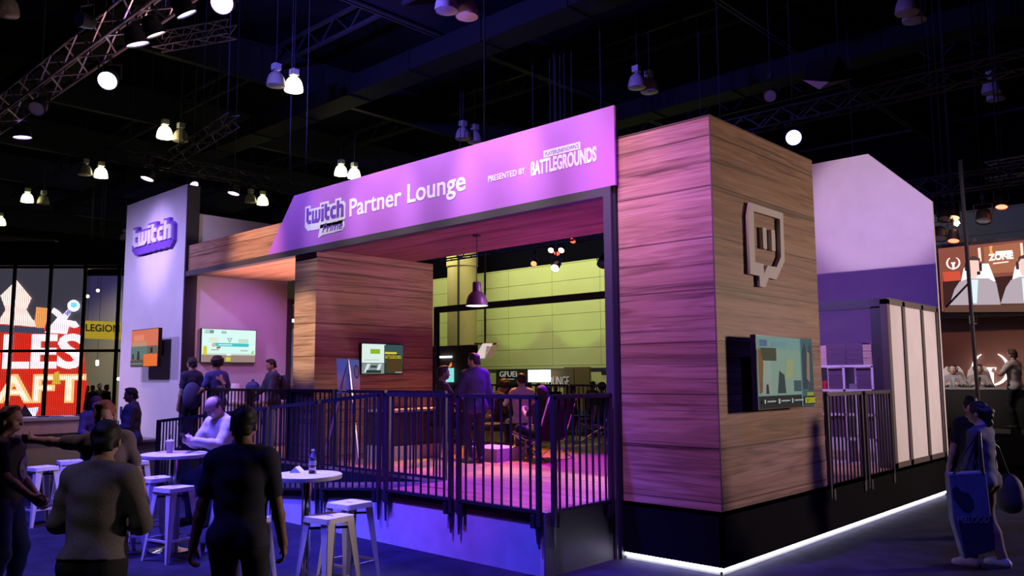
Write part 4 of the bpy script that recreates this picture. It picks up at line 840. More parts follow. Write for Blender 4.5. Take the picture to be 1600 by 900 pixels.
for k, (x, y, m, lab) in enumerate([
    (-15.2, 3.95, DOME_DIM, 'dim half of the roof lamp pair right of the upper truss'), (-15.2, 4.5, DOME_ON, 'brightest yellow roof lamp, right half of its pair above the truss end'),
    (-22.1, 3.97, DOME_ON, 'bright left half of the roof lamp pair above the small black truss'), (-22.1, 4.5, DOME_DIM, 'dim right half of the roof lamp pair above the small black truss'),
    (-29.1, 3.97, DOME_DIM, 'dim left half of the lamp pair up left of the tall pale panel'), (-29.1, 4.55, DOME_ON, 'bright right half of the lamp pair up left of the tall pale panel'),
    (-36.1, 4.0, DOME_GREEN, 'greenish bright lamp, left half of the far left pair'), (-36.1, 4.65, DOME_DIM, 'dim lamp, right half of the far left pair'), (-43.1, 4.8, DOME_GREEN, 'greenish lamp cut by the left edge of the photo'),
    (-22.15, 10.92, DOME_ON, 'bright left half of the lamp pair just above the header sign'), (-22.15, 11.55, DOME_ON, 'bright right half of the lamp pair just above the header sign'),
    (-29.2, 11.0, DOME_DIM, 'dim lamp of the pair above the timber fascia'), (-29.2, 11.6, DOME_GREEN, 'bright greenish lamp of the pair above the timber fascia'),
    (-50.1, 11.2, DOME_DIM, 'small dim lamp above the glass wall'), (-50.1, 11.8, DOME_GREEN, 'small bright lamp above the glass wall'), (-43.4, 11.1, DOME_DIM, 'small lamp at the left edge of the tall pale panel'),
    (-15.5, -2.4, DOME_DIM, 'dim lamp at the top left corner above the big truss'), (-8.5, 4.08, DOME_OFF, 'unlit left lamp of the pair at the top middle'), (-8.4, 4.6, DOME_OFF, 'unlit right lamp of the pair at the top middle'),
    (-15.2, 10.9, DOME_OFF, 'unlit left lamp of the pair over the middle of the header sign'), (-15.2, 11.45, DOME_OFF, 'unlit right lamp of the pair over the middle of the header sign'), (-8.25, 10.9, DOME_OFF, 'unlit left lamp of the pair above the sign corner'), (-8.2, 11.43, DOME_OFF, 'unlit right lamp of the pair above the sign corner'),
    (-1.32, 11.15, DOME_OFF, 'unlit left lamp of the pair at the top right'), (-1.34, 11.68, DOME_OFF, 'unlit right lamp of the pair at the top right'), (-1.31, 18.2, DOME_OFF, 'unlit left lamp of the pair above the stage'), (-1.36, 18.95, DOME_OFF, 'unlit right lamp of the pair above the stage')]):
    high_bay(x, y, m, lab)
# ---------------------------------------------------------------- trusses
TRM = mat('truss_aluminium', (.42, .38, .42), .4, .6); TRB = mat('truss_black', (.035, .035, .045), .5, .3)
def truss(label, p, q, s, m, step=.5, r=.025):
    p = Vector(p); q = Vector(q); d = (q-p).normalized(); L = (q-p).length; sd = Vector((0, 0, 1)).cross(d).normalized(); up = Vector((0, 0, 1))
    t = thing('lighting_truss', label, 'truss', (p+q)/2)
    cs = [sd*a*s/2+up*b*s/2 for a, b in ((-1, -1), (1, -1), (1, 1), (-1, 1))]
    for c in cs: MB().cyl(p+c, q+c, r, n=8).build('chord', m, t)
    n = max(2, int(L/step)); mb = MB()
    for i in range(n):
        a = p+d*(L*i/n); b = p+d*(L*(i+1)/n)
        for j in range(4):
            c0, c1 = cs[j], cs[(j+1) % 4]
            mb.bar(a+c0, b+c1, r*.9) if i % 2 == 0 else mb.bar(a+c1, b+c0, r*.9)
    mb.build('lattice', m, t)
    hg = MB()
    for s_ in (.1, .5, .9): hg.cyl(p+d*(L*s_)+up*s/2, p+d*(L*s_)+up*(13-p.z), .012, n=6)
    hg.build('hanger', BEAM, t)
    return t
truss('long pale lighting truss running over the booth front from the left', (-26, -1.88, 8.15), (3.5, -1.88, 8.15), .46, TRM, .7, .028)
truss('short pale truss ending in the dark just right of the big truss', (-10.45, -1.25, 8.02), (-9.1, -.5, 8.10), .26, TRM, .22, .014)
truss('black lighting truss behind the tall pale panel', (-17.75, .6, 7.75), (-17.75, 6.6, 7.75), .34, TRB, .4)
truss('short pale truss arm on the black truss', (-17.6, 2.3, 7.95), (-14.3, 2.3, 8.25), .3, TRM, .4, .016)
truss('far black truss behind the blue spot', (-6.5, 10.1, 7.75), (5, 10.1, 7.75), .35, TRB, .45)
truss('rear black truss seen through the lounge opening', (-16, 10.5, 5.9), (-5, 10.5, 5.9), .35, TRB, .45)
truss('red lit truss over the stage', (-5, 14.6, 6.6), (6, 14.6, 6.6), .4, TRB, .5)
truss('pale truss over the stage at the right edge', (-.9, 15.2, 6.9), (2.6, 15.2, 6.9), .4, TRM, .5, .018)
# ---------------------------------------------------------------- stage lamps (each carries its own light)
def par(label, c, aim, color, es=12., power=0., angle=40, r=.15, L=.30, top=.45, blend=.6, lamp=True, rod=False):
    """can lamp hung by a yoke from a pipe; c = centre of its front lens"""
    c = Vector(c); d = (Vector(aim)-c).normalized(); t = thing('stage_lamp', label, 'spotlight', c+Vector((0, 0, top)), 0, 'stage lamps on the trusses')
    sd = d.cross(Vector((0, 0, 1))); sd = sd.normalized() if sd.length > .05 else Vector((1, 0, 0))
    prof = [(r*.45, -L), (r*.8, -L*.9), (r*.95, -L*.55), (r*1.02, -.02), (r*1.06, .0), (r*1.06, .02), (r*.98, .02), (r*.97, -.005)]
    MB().lathe(prof, c, 20, d).build('can', BLACK, t, smooth=50)
    MB().lathe([(r*.97, -.004), (r*.5, .006), (0, .01)], c, 20, d).build('lens', glow('lens_%03d_%03d_%03d' % tuple(int(x*255) for x in color), color, es) if lamp else mat('lens_off', (.35, .35, .38), .2), t, smooth=60)
    b = c-d*(L*.5); tp = b+Vector((0, 0, top*.6))
    MB().bar(b+sd*r*1.15, tp+sd*r*1.15, .03, .012, up=d).bar(b-sd*r*1.15, tp-sd*r*1.15, .03, .012, up=d).bar(tp+sd*r*1.2, tp-sd*r*1.2, .03, .012, up=(0, 0, 1)).build('yoke', BLACK, t)
    MB().cyl(tp, tp+Vector((0, 0, top*.45)), .022, n=8).cbox(tp+Vector((0, 0, top*.4)), (.09, .09, .09)).build('clamp', BLACK, t)
    if rod: MB().cyl(tp+Vector((0, 0, top*.4)), (tp.x, tp.y, 13.0), .014, n=6).build('drop_rod', BEAM, t)
    if power: spot('beam', c+d*.06, aim, power, color, angle, blend, r*.6)
    return t
PUR = (.72, .42, 1.); MAG = (1., .36, .92)
# big truss over the booth front: those in the picture
par('purple stage lamp hanging under the big truss, in the middle of its visible part', at(215, 68, Y=-1.88), (-10.2, -.1, 2.8), PUR, 12, 300, 30, .19)
par('blue white moving lamp below the big truss', at(168, 126, Y=-1.75), (-4.0, -7.0, 1.0), (.45, .62, 1.), 14, 0, 40, .17, rod=True)
par('violet stage lamp at the top edge beside the big truss', at(347, 4, Y=-1.7), (0, -8.5, 2.0), (.45, .25, 1.), 12, 0, 40, .17)
par('purple stage lamp at the left end of the visible truss', at(35, 214, Y=-1.6), (-15.3, -1., 1.0), (.6, .35, 1.), 10, 500, 40, .2)
par('unlit grey disc lamp on the big truss above the left end', at(58, 170, Y=-1.9), (-13.5, -2.9, 6.0), PUR, 0, 0, 30, .17, lamp=False, rod=True)
par('unlit lamp to the left of the big truss near the top', at(123, 30, Y=-2.9), (-8, -6, 7.), PUR, 0, 0, 30, .12, lamp=False, rod=True)
# those further along the same truss, above the frame
WPK = (1., .80, 1.)
NAMES = ('first', 'second', 'third', 'fourth', 'fifth', 'sixth', 'seventh', 'eighth', 'ninth', 'tenth')
for k, (x, ax, az, col, pw, an) in enumerate(((-9.0, -8.9, 4.22, (1., .62, .60), 1900, 34), (-7.9, -7.6, 4.4, (.50, .45, 1.), 700, 30), (-6.6, -6.5, 4.4, (.85, .76, 1.), 800, 30), (-5.4, -5.3, 4.4, WPK, 1200, 32), (-4.2, -4.1, 4.4, (.9, .76, 1.), 1000, 32), (-3.0, -2.95, 4.35, WPK, 1450, 32), (-2.0, -1.9, 4.35, (.92, .76, 1.), 760, 30), (-1.2, -1.1, 4.3, (.80, .66, 1.), 360, 26), (-.3, -.6, 1.2, (.36, .14, 1.), 3800, 44), (-.9, -1.1, 3.7, (1., .34, .34), 380, 26))):
    par('stage lamp on the big truss above the frame, %s from the left' % NAMES[k], (x, -1.88, 7.55), (ax, -.1, az+(.14 if az > 4.2 else 0)), col, 10, pw, an, .16, blend=.95)
# black truss behind the tall panel
par('small purple lamp left end of the black truss', at(230, 279, Y=1.5), (-16, 0, 2), (.72, .5, 1.), 9, 0, 40, .17, rod=True)
par('small purple lamp just right of the tall panel top', at(303, 289, Y=2.8), (-12, 3, 2), (.6, .35, 1.), 8, 0, 40, .12, rod=True)
par('small purple lamp at the right end of the black truss', at(365, 302, Y=4.1), (-15.5, 2.5, 0.), (.72, .5, 1.), 9, 0, 40, .17, rod=True)
par('deep blue spot lamp above the far end of the timber tower', at(1240, 215, Y=10.0), CAMP, (.10, .08, 1.), 30, 0, 40, .17, rod=True)
par('unlit lamp up left of the deep blue spot', at(1203, 150, Y=9.8), (-3, 6, 6), PUR, 0, 0, 30, .14, lamp=False, rod=True)
par('white spot lamp seen through the lounge opening', at(867, 419, Y=10.2), (-8., 4, .6), (1., .98, .92), 10, 0, 40, .12, rod=True)
par('dark moving lamp beside the portal post seen through the opening', at(942, 412, Y=9.6), (-7., 6, .6), PUR, 0, 0, 40, .15, lamp=False, rod=True)
for k, (x, y, col) in enumerate(((870, 395, (1., .05, .03)), (861, 391, (1., .7, .4)), (877, 391, (1., .8, .5)), (895, 376, (1., .06, .03)), (834, 412, (1., .15, .05)))):
    par('tiny %s lamp behind the lounge opening' % ('red', 'left warm white', 'right warm white', 'upper right red', 'far left red')[k], at(x, y, Y=10.6), (-9, 6, 2), col, 5, 0, 40, .09, .16, .3, rod=True)
for k, (x, y, col, es) in enumerate(((1490, 340, (1., .30, .12), 6), (1490, 376, (1., .10, .05), 6), (1565, 323, (1., .12, .06), 6), (1537, 345, (.1, .1, .1), 0), (1477, 342, (.1, .1, .1), 0), (1468, 372, (.1, .1, .1), 0))):
    par('stage lamp over the stage, %s' % ('orange one above the screen corner', 'red one just above the screen corner', 'red one at the right', 'black moving one hanging in the middle', 'black one beside the gable edge, upper', 'black one beside the gable edge, lower')[k], at(x, y, Y=14.4), (at(x, y, Y=14.4)+Vector((.2, -1.2, -3))), col, es, 0, 40, .17 if k > 2 else .13, lamp=es > 0, rod=True)
t = thing('golden_lamp', 'small flaming golden lamp above the stage screen', 'lamp', at(1495, 349, Y=14.5)); MB().lathe([(0, -.08), (.08, -.02), (.05, .06), (0, .1)], at(1495, 349, Y=14.5), 8).build('bulb', glow('gold_glow', (1., .6, .3), 6), t); MB().cyl(at(1495, 349, Y=14.5), at(1495, 349, Y=14.5)+Vector((0, 0, .6)), .01, n=6).build('rod', BLACK, t)
t = MB().cyl((at(1523, 425, Y=15.75).x, 15.75, 3.4), (at(1523, 372, Y=15.75)), .02, n=8).build('yellow_pole', mat('pole_yellow', (.6, .38, .04), .5)); tag(t, 'thin yellow pole rising above the stage screen', 'pole')
bulb('pendant_light', (-4.265, .855, 2.915), 7, (1., .80, .66), .06)
for x, y in ((-15.2, 4.5), (-22.1, 3.97), (-29.1, 4.55), (-22.15, 11.2), (-29.2, 11.6)): bulb('high_bay_light', (x, y, 9.72), 16, (1., .92, .55), .1)

# ---------------------------------------------------------------- glass wall with the giant LED picture
GA = Vector((-30.02, 1.50, 0)); GB = Vector((-26.0, 5.55, 0)); gd = Vector((3.35, 3.29, 0)).normalized()
GP = GA-gd*3.2
gn = Vector((gd.y, -gd.x, 0))
Gf = lambda a, b, c: GP+gd*a+Vector((0, 0, b))+gn*c
gw = thing('glass_wall', 'tall glass wall with black mullions at the left end of the hall', 'glass wall', GP)
MUL = mat('mullion_black', (.01, .01, .012), .5)
s_of = lambda p: (p-GP).dot(gd)
mul = [s_of(at(x, 480, D=30)) for x in (24, 80, 133, 186)]
mul = [mul[0]-1.34*2, mul[0]-1.34]+mul+[mul[3]+1.34*k for k in range(1, 4)]
for s_ in mul: MB().prism([(s_-.05, 0), (s_+.05, 0), (s_+.05, 6.1), (s_-.05, 6.1)], lambda a, b, c: Gf(a, b, c-.05), .10).build('mullion', MUL, gw)
for z in (2.95, 6.02): MB().prism([(-1, z-.05), (9.6, z-.05), (9.6, z+.05), (-1, z+.05)], lambda a, b, c: Gf(a, b, c-.05), .10).build('transom', MUL, gw)
GLASS = mat('window_glass', (.9, .92, .95), .02, trans=1.)
for a0, a1 in zip(mul[:-1], mul[1:]):
    for z0, z1 in ((.05, 2.88), (3.02, 5.95)): MB().prism([(a0+.07, z0), (a1-.07, z0), (a1-.07, z1), (a0+.07, z1)], lambda a, b, c: Gf(a, b, c-.01), .012).build('pane', GLASS, gw)
o = MB().prism([(-1.5, 6.1), (9.6, 6.1), (9.6, 6.95), (-1.5, 6.95)], lambda a, b, c: Gf(a, b, c-.1), .2).build('wall_left', mat('upper_wall_black', (.012, .012, .016), .9)); o['kind'] = 'structure'
lf = thing('lit_soffit_edge', 'wavy pale ledge above the glass wall at the left edge', 'ledge', Gf(2.0, 6.7, .3))
MB().prism([(1.2, 7.06), (2.1, 7.16), (2.9, 7.10), (3.6, 7.14), (4.6, 7.04), (5.3, 6.99), (5.3, 6.955), (1.2, 6.955)], lambda a, b, c: Gf(a, b, c-.05), .3).build('ledge', mat('ledge_grey', (.40, .36, .38), .7), lf)
Lf = lambda a, b, c: Gf(a, b, c-2.0)
# corner pieces of the picture, given where they stand on the LED wall plane 2 m behind the glass
LW = thing('led_wall', 'giant glowing LED picture with big letters behind the glass wall', 'LED screen', Lf(4, 0, 0))
def on_led(x, y):
    o = Lf(0, 0, 0); d = at(x, y, D=1.)-CAMP; t = (o-CAMP).dot(gn)/d.dot(gn); p = CAMP+d*t-o; return (p.dot(gd), p.z)
def led(name, pts, color, s, lev, px=.052): return MB().prism([on_led(x, y) for x, y in pts], lambda a, b, c: Lf(a, b, c+lev), .02).build(name, pixel_glow('led_%s_%d' % (name, len(bpy.data.materials)), color, s, px), LW)
MB().prism([on_led(-40, 400), on_led(128, 405), on_led(128, 662), on_led(-40, 668)], lambda a, b, c: Lf(a, b, c-.12), .1).build('panel_back', mat('led_panel', (.02, .02, .03), .5, emit=(.10, .09, .13), es=.5), LW)
led('red_field', [(-40, 500), (128, 512), (136, 600), (126, 660), (-40, 660)], (.80, .03, .015), 1.15, .0)
led('crown', [(0, 500), (10, 484), (2, 462), (27, 438), (50, 466), (42, 484), (52, 500), (56, 502), (58, 480), (78, 482), (70, 512), (0, 506)], (1., .66, .56), 1.9, .03)
led('crown_edge', [(56, 500), (58, 480), (80, 482), (71, 513), (58, 512)], (1., .35, .10), 1.4, .055)
led('band', [(-20, 506), (70, 513), (72, 522), (-20, 518)], (.10, .10, .18), .8, .055)
led('white_shape', [(72, 520), (92, 496), (82, 488), (86, 481), (94, 486), (100, 492), (108, 484), (112, 490), (106, 500), (120, 502), (126, 510), (118, 513), (110, 510), (106, 522)], (1., .82, .90), 1.9, .08)
led('ball', [(117+9.5*math.cos(k*.45), 478+9*math.sin(k*.45)) for k in range(14)], (1., .95, 1.), 2.4, .08); led('ball_core', [(118+5*math.cos(k*.6), 477+4.5*math.sin(k*.6)) for k in range(10)], (.15, .75, .95), 1.6, .11)
led('ball_arm', [(104, 490), (110, 484), (114, 488), (108, 494)], (.35, .30, .75), 1.2, .11)
LEDW = pixel_glow('led_letter_white', (1., .80, .88), 1.9, .052); LEDO = pixel_glow('led_letter_orange', (1., .40, .14), 2.0, .052); LEDOW = pixel_glow('led_letter_core', (1., .72, .50), 2.1, .052)
def led_text(s, x0, yb, x1, yt, m, lev, bold=.05):
    a0, b0 = on_led(x0, yb); a1, b1 = on_led(x1, yb); a2, b2 = on_led(x0, yt)
    text('letters', s, lambda a, b, c: Lf(a0+a, b0+b, c+lev), a1-a0, b2-b0, .02, m, LW, bold=bold)
led_text('LES', 5, 577, 130, 522, LEDW, .06, bold=.03); led_text('AFT', -8, 630, 134, 585, LEDO, .06, bold=.04); led_text('AFT', -5, 627, 131, 588, LEDOW, .09, bold=.0)
led('strip_white', [(36, 652), (36, 638), (62, 636), (56, 652)], (.8, .8, 1.), 1.6, .06)
led('gold', [(84, 600), (88, 582), (94, 580), (97, 600)], (.8, .5, .05), 1.2, .1)
# what stands behind the glass
ys_ = thing('yellow_banner', 'yellow hanging banner with dark letters behind the glass wall', 'banner', at(157, 515, D=33))
bo = at(133, 529, D=33); bu = at(190, 531, D=33)-bo; bv = at(133, 501, D=33)-bo; bw = gn
YB = lambda a, b, c: bo+bu*a+bv*b+bw*c
MB().prism([(0, 0), (1, 0), (1, 1), (0, 1)], YB, .03).build('cloth', mat('banner_yellow', (.65, .52, .03), .8), ys_)
bl, bh = bu.length, bv.length
text('letters', 'LEGION', lambda a, b, c: YB(a/bl+.03, b/bh+.42, c+.032), bl*1.0*.93, bh*.40, .01, BLACK, ys_, bold=.02)
far = MB().prism([(-4, 0), (14, 0), (14, 6.8), (-4, 6.8)], lambda a, b, c: Gf(a, b, c-9), .2).build('wall_lobby', mat('lobby_wall', (.38, .36, .30), .9)); far['kind'] = 'structure'
dp = MB().prism([(s_of(at(168, 500, D=30))-.1, 0), (s_of(at(168, 500, D=30))+1.4, 0), (s_of(at(168, 500, D=30))+1.4, 5.4), (s_of(at(168, 500, D=30))-.1, 5.0)], lambda a, b, c: Gf(a, b, c-4.5), .5).build('dark_pillar', mat('pillar_brown', (.10, .07, .06), .8)); tag(dp, 'dark brown pillar behind the glass wall beside the yellow banner', 'pillar')
for k, (x, y) in enumerate(((153, 454), (137, 463), (152, 565), (152, 569), (137, 505), (185, 592))):
    p = at(x, y, D=34); o = MB().lathe([(0, -.07), (.05, -.05), (.07, 0), (.05, .05), (0, .07)], p, 12).build('lobby_lamp', glow('lobby_light', (1., .9, .85), 6.)); MB().cyl(p, (p.x, p.y, 13), .006, n=5).build('cable', BLACK, o); tag(o, 'small lobby lamp behind the glass, %s' % ('upper one right of the LED picture', 'level with the ball on the LED picture', 'upper of the close pair below the transom', 'lower of the close pair below the transom', 'beside the yellow banner top', 'beside the tall pale panel')[k], 'lamp', 'lobby lamps')
# ---------------------------------------------------------------- what stands behind the lounge
def rect_board(name, label, cat, px0, py0, px1, py1, Y, m, t=.08, foot=True):
    a = at(px0, py0, Y=Y); b = at(px1, py1, Y=Y)
    th = thing(name, label, cat, (min(a.x, b.x), Y, 0))
    MB().box((a.x, Y, min(a.z, b.z)), (b.x, Y+t, max(a.z, b.z))).build('board', m, th)
    if foot: MB().box((a.x, Y+.02, 0), (a.x+.08, Y+t-.01, max(a.z, b.z))).box((b.x-.08, Y+.02, 0), (b.x, Y+t-.01, max(a.z, b.z))).build('stand', BLACK, th)
    return th, a, b
th, a, b = rect_board('black_sign', 'black sign board with outlined white letters behind the lounge', 'sign', 775, 606, 829, 577, 28., mat('sign_black', (.015, .02, .022), .6))
text('letters', 'GFUEL', FRONT(a.x+.32, 28., 1.92), 1.55, .32, .02, mat('sign_letters_glow', (.6, .6, .6), .6, emit=(.6, .6, .6), es=.35), th, bold=.0)  # letters given a faint glow because nothing lights that area
MB().box((a.x+.75, 27.985, 1.76), (a.x+1.5, 28, 1.80)).build('letters', mat('sign_letters_glow', (.6, .6, .6), .6), th)
th, a, b = rect_board('projection_screen', 'bright white projection screen behind the lounge', 'screen', 825, 597, 859, 577.5, 27.5, glow('screen_bright', (.93, 1., .96), 1.6))
th, a, b = rect_board('brown_sign_wall', 'brown partition with white capital letters behind the lounge', 'sign', 859, 606, 896, 577, 28.2, mat('brown_board', (.16, .10, .07), .8))
text('letters', 'LOUNGE', FRONT(at(849, 600, Y=28.).x, 28.18, 1.42), at(886, 600, Y=28.).x-at(849, 600, Y=28.).x, .50, .02, mat('sign_letters_glow', (.6, .6, .6), .6, emit=(.6, .6, .6), es=.35), th, bold=-.02)  # same faint glow stands in for light on these letters
o = MB().box((at(883, 590, Y=29.5).x, 29.4, 0), (at(922, 590, Y=29.5).x, 29.6, 2.45)).build('door_1', mat('door_brown', (.13, .085, .05), .7)); o['kind'] = 'structure'
th, a, b = rect_board('wall_notice', 'pale notice board with a dark header beside the portal post', 'sign', 940, 592, 958, 580, 29.5, mat('notice_pale', (.5, .45, .28), .8), .06, False); MB().box((a.x, 29.47, 2.05), (b.x, 29.5, 2.22)).build('header', BLACK, th)
kk = thing('dark_kiosk', 'dark booth block with a glowing screen behind the suited man', 'kiosk', (-12.2, 8.2, 0))
ka = at(684, 541, Y=9.0); kb = at(737, 541, Y=9.0)
MB().box((ka.x-.8, 9.0, 0), (kb.x, 9.25, ka.z)).build('kiosk_body', mat('kiosk_brown', (.07, .04, .035), .7), kk)
sa = at(699.5, 597, Y=8.98); sb = at(709, 575, Y=8.98); MB().box((sa.x, 8.9, sa.z), (sb.x, 8.99, sb.z)).build('kiosk_screen', glow('kiosk_cyan', (.25, .75, .75), 1.), kk)
sa = at(688, 559.5, Y=8.98); sb = at(706, 556, Y=8.98); MB().box((sa.x, 8.94, sa.z), (sb.x, 8.99, sb.z)).build('tube_light', glow('tube_cool', (.75, .88, .95), 2.5), kk)
sa = at(702, 574, Y=8.98); sb = at(709, 567, Y=8.98); MB().prism([(0, 0), (.14, .14), (.14, .05), (.06, 0)], FRONT(sa.x, 8.95, sa.z), .03).build('orange_arrow', glow('arrow_orange', (1., .22, .03), 1.), kk)
bx_ = thing('studio_light_rig', 'pair of white studio light boxes on a bar above the suited man', 'studio lights', at(760, 540, D=16))
sd = at(741, 560, D=16); se = at(754, 537, D=16); u_ = se-sd; v_ = _r*.20
MB().prism([(0, 0), (1, 0), (1, 1), (0, 1)], lambda a, b, c: sd+u_*a+v_*b+_f*c, .06).build('light_box', mat('softbox', (.7, .7, .68), .5, emit=(.9, .9, .82), es=.6), bx_)
sd = at(757, 559, D=16); u2 = at(760, 541, D=16)-sd; MB().prism([(0, 0), (1, 0), (1, 1), (0, 1)], lambda a, b, c: sd+u2*a+_r*.14*b+_f*c, .10).build('light_box', mat('softbox_dim', (.35, .3, .22), .5, emit=(.6, .5, .3), es=.2), bx_)
sd2 = at(767, 557, D=16); u3 = at(775, 538, D=16)-sd2; MB().prism([(0, 0), (1, 0), (1, 1), (0, 1)], lambda a, b, c: sd2+u3*a+_r*.05*b+_f*c, .10).build('barn_door', mat('softbox_dim', (.35, .3, .22), .5), bx_)
MB().cyl(at(741, 537, D=16.1), at(776, 537, D=16.1), .02, n=8).cyl(at(758, 537, D=16.1), (at(758, 537, D=16.1).x, at(758, 537, D=16.1).y, 13.), .02, n=8).build('hanging_bar', BLACK, bx_)
# ---------------------------------------------------------------- stage at the right
STG = mat('stage_black', (.02, .017, .018), .6)
sg2 = thing('stage', 'low black stage with pale light boxes along its edge', 'stage', (0, 12.8, 0)); MB().box((-6, 12.75, 0), (8, 16.6, .75)).build('stage_body', STG, sg2)
for k in range(9): MB().box((-1.9+k*.62, 12.70, .66), (-1.9+k*.62+.42, 12.76, .755)).build('edge_box', mat('edge_box', (.5, .48, .45), .6), sg2)
ds = thing('stage_desk', 'long black commentary desk on the stage', 'desk', (0, 13.6, .75)); MB().box((-5.5, 13.0, .75), (7.5, 13.07, 1.58)).build('desk_front', STG, ds); MB().box((-5.5, 12.99, 1.58), (7.5, 13.45, 1.62)).build('desk_top', mat('desk_edge', (.35, .35, .38), .4), ds)
bd = thing('stage_backdrop', 'brown red stage backdrop with a white horned emblem', 'backdrop', (0, 15.8, .75)); MB().box((-6, 15.8, .75), (8, 15.95, 3.42)).build('backdrop_panel', mat('backdrop_red', (.30, .16, .13), .8, noise=.06, nscale=1.5), bd)
WL = glow('emblem_light', (1., .82, .80), 1.5)
def horns(fn, R, m, parent, stem_=True):
    for sgn in (-1, 1):
        P = []; Q = []
        for k in range(15):
            th_ = rad(118-k*13.0) if False else rad(62-k*11.5); w = R*.115*math.sin(math.pi*min(1, (k+.6)/15))**.7
            P.append((sgn*(R+w*.6)*math.cos(th_), (R+w*.6)*math.sin(th_)*1.03)); Q.append((sgn*(R-w)*math.cos(th_), (R-w)*math.sin(th_)*1.03))
        MB().prism(P+Q[::-1], fn, .04).build('horn', m, parent)
    if stem_: MB().prism([(-R*.32, R*.08), (R*.32, R*.08), (R*.30, -R*.08), (R*.16, -R*.16), (R*.12, -R*1.0), (R*.22, -R*1.12), (-R*.22, -R*1.12), (-R*.12, -R*1.0), (-R*.16, -R*.16), (-R*.30, -R*.08)], fn, .05).build('stem', m, parent)
ce_ = at(1548, 576, Y=15.78); R_ = (at(1576, 560, Y=15.78)-at(1520, 560, Y=15.78)).length/2
horns(FRONT(ce_.x, 15.78, ce_.z), R_, WL, bd)
sb_ = thing('stage_screen', 'big LED screen above the stage showing two commentators', 'LED screen', (0, 15.4, 3.6))
y_ = 15.4; p0 = at(1472, 487, Y=y_); p1 = at(1472, 388, Y=y_)
S_ = FRONT(p0.x, y_, p0.z); sw_, sh_ = 3.6, p1.z-p0.z
MB().prism([(-.15, -.2), (sw_+.1, -.2), (sw_+.1, sh_+.1), (-.15, sh_+.1)], FRONT(p0.x, y_+.14, p0.z), .12).build('housing', BLACK, sb_)
sc_b = MB().prism([(0, 0), (sw_, 0), (sw_, sh_), (0, sh_)], S_, .01).build('screen', glow('stage_red', (.30, .085, .06), .9), sb_)
def onS(x, y): p = at(x, y, Y=y_)-S_(0, 0, 0); return (p.x, p.z)
def img(pts, col, s, lev): MB().prism([onS(x, y) for x, y in pts], lambda a, b, c: S_(a, b, c+lev), .004).build('screen_image', glow('image_%03d_%03d_%03d' % tuple(int(c*255) for c in col), col, s), sc_b)
img([(1473, 440), (1660, 424), (1660, 487), (1475, 487)], (.06, .02, .02), .8, .012); img([(1476, 478), (1660, 474), (1660, 487), (1476, 488)], (.16, .07, .05), .8, .018)
img([(1537, 386), (1598, 378), (1598, 424), (1540, 428)], (.45, .16, .08), .9, .013); img([(1473, 425), (1500, 424), (1502, 438), (1476, 440)], (.75, .10, .05), .9, .014)
cpt = onS(1490, 411); horns(lambda a, b, c: S_(cpt[0]+a, cpt[1]+b, c+.014), (onS(1500, 410)[0]-onS(1480, 410)[0])/2, WL, sc_b)
img([(1528, 388), (1532, 387), (1534, 408), (1530, 410)], (1., .6, .5), 1.4, .014); img([(1594, 380), (1598, 380), (1600, 404), (1596, 404)], (1., .6, .5), 1.4, .014)
for x0, w0 in ((1522, 1.), (1602, 1.)):
    o = x0-1522
    def sh(pts): return [(x+o, y-o*.03) for x, y in pts]
    img(sh([(1502, 440), (1506, 420), (1512, 412), (1545, 412), (1556, 440)]), (1., .92, .92), 1.3, .02)
    img(sh([(1484, 477), (1492, 452), (1500, 440), (1514, 435), (1545, 435), (1557, 442), (1564, 476)]), (.48, .40, .45), 1., .026)
    img(sh([(1517, 437), (1529, 437), (1527, 474), (1520, 474)]), (.70, .85, .92), 1.1, .032)
    img(sh([(1512, 416), (1515, 404), (1523, 401), (1531, 405), (1532, 420), (1528, 432), (1522, 436), (1516, 431)]), (.85, .55, .48), 1.2, .032)
    img(sh([(1511, 414), (1512, 404), (1522, 400), (1532, 404), (1532, 413), (1529, 407), (1516, 407)]), (.10, .05, .05), .8, .038)
    img(sh([(1508, 411), (1512, 411), (1513, 424), (1508, 423)]), (.05, .04, .05), .7, .038); img(sh([(1530, 411), (1535, 411), (1535, 424), (1531, 424)]), (.05, .04, .05), .7, .038); img(sh([(1527, 425), (1532, 424), (1533, 429), (1528, 430)]), (.03, .02, .03), .6, .044)
zt = onS(1545, 408); zt2 = onS(1584, 404)
text('screen_text', 'ZONE', lambda a, b, c: S_(zt[0]+a, zt[1]+b, c+.02), zt2[0]-zt[0], .17, .004, glow('image_white', (1., .93, .93), 1.3), sc_b, bold=.05)
img([(1556, 393), (1582, 391), (1582, 397), (1556, 399)], (1., .92, .92), 1.2, .02); img([(1552, 411), (1576, 408), (1576, 410), (1552, 413)], (1., .85, .8), 1.1, .02); img([(1546, 385), (1551, 384), (1550, 391), (1553, 398), (1547, 399), (1547, 392)], (1., .35, .08), 1.2, .02)
bp_ = thing('black_stand_pole', 'tall thin black pole in front of the stage screen', 'pole', (.28, 8.1, 0))
pa = at(1500, 250, D=14); pb = at(1521, 500, D=14); MB().cyl((pb.x, pb.y, .0), (pa.x, pa.y, pa.z), .032, n=10).build('pole', BLACK, bp_); MB().cyl(at(1516, 440, D=14), at(1478, 480, D=14), .018, n=8).build('arm', BLACK, bp_); MB().cyl((pb.x, pb.y, 0), (pb.x, pb.y, .03), .28, n=20).build('base', BLACK, bp_); MB().cbox((pb.x, pb.y, 2.85), (.10, .10, .14)).build('clamp', CHROME, bp_)
fr_ = thing('faceted_ornament', 'dark faceted ornament with a pale triangular face hanging from the roof', 'ornament', at(1290, 115, D=17))
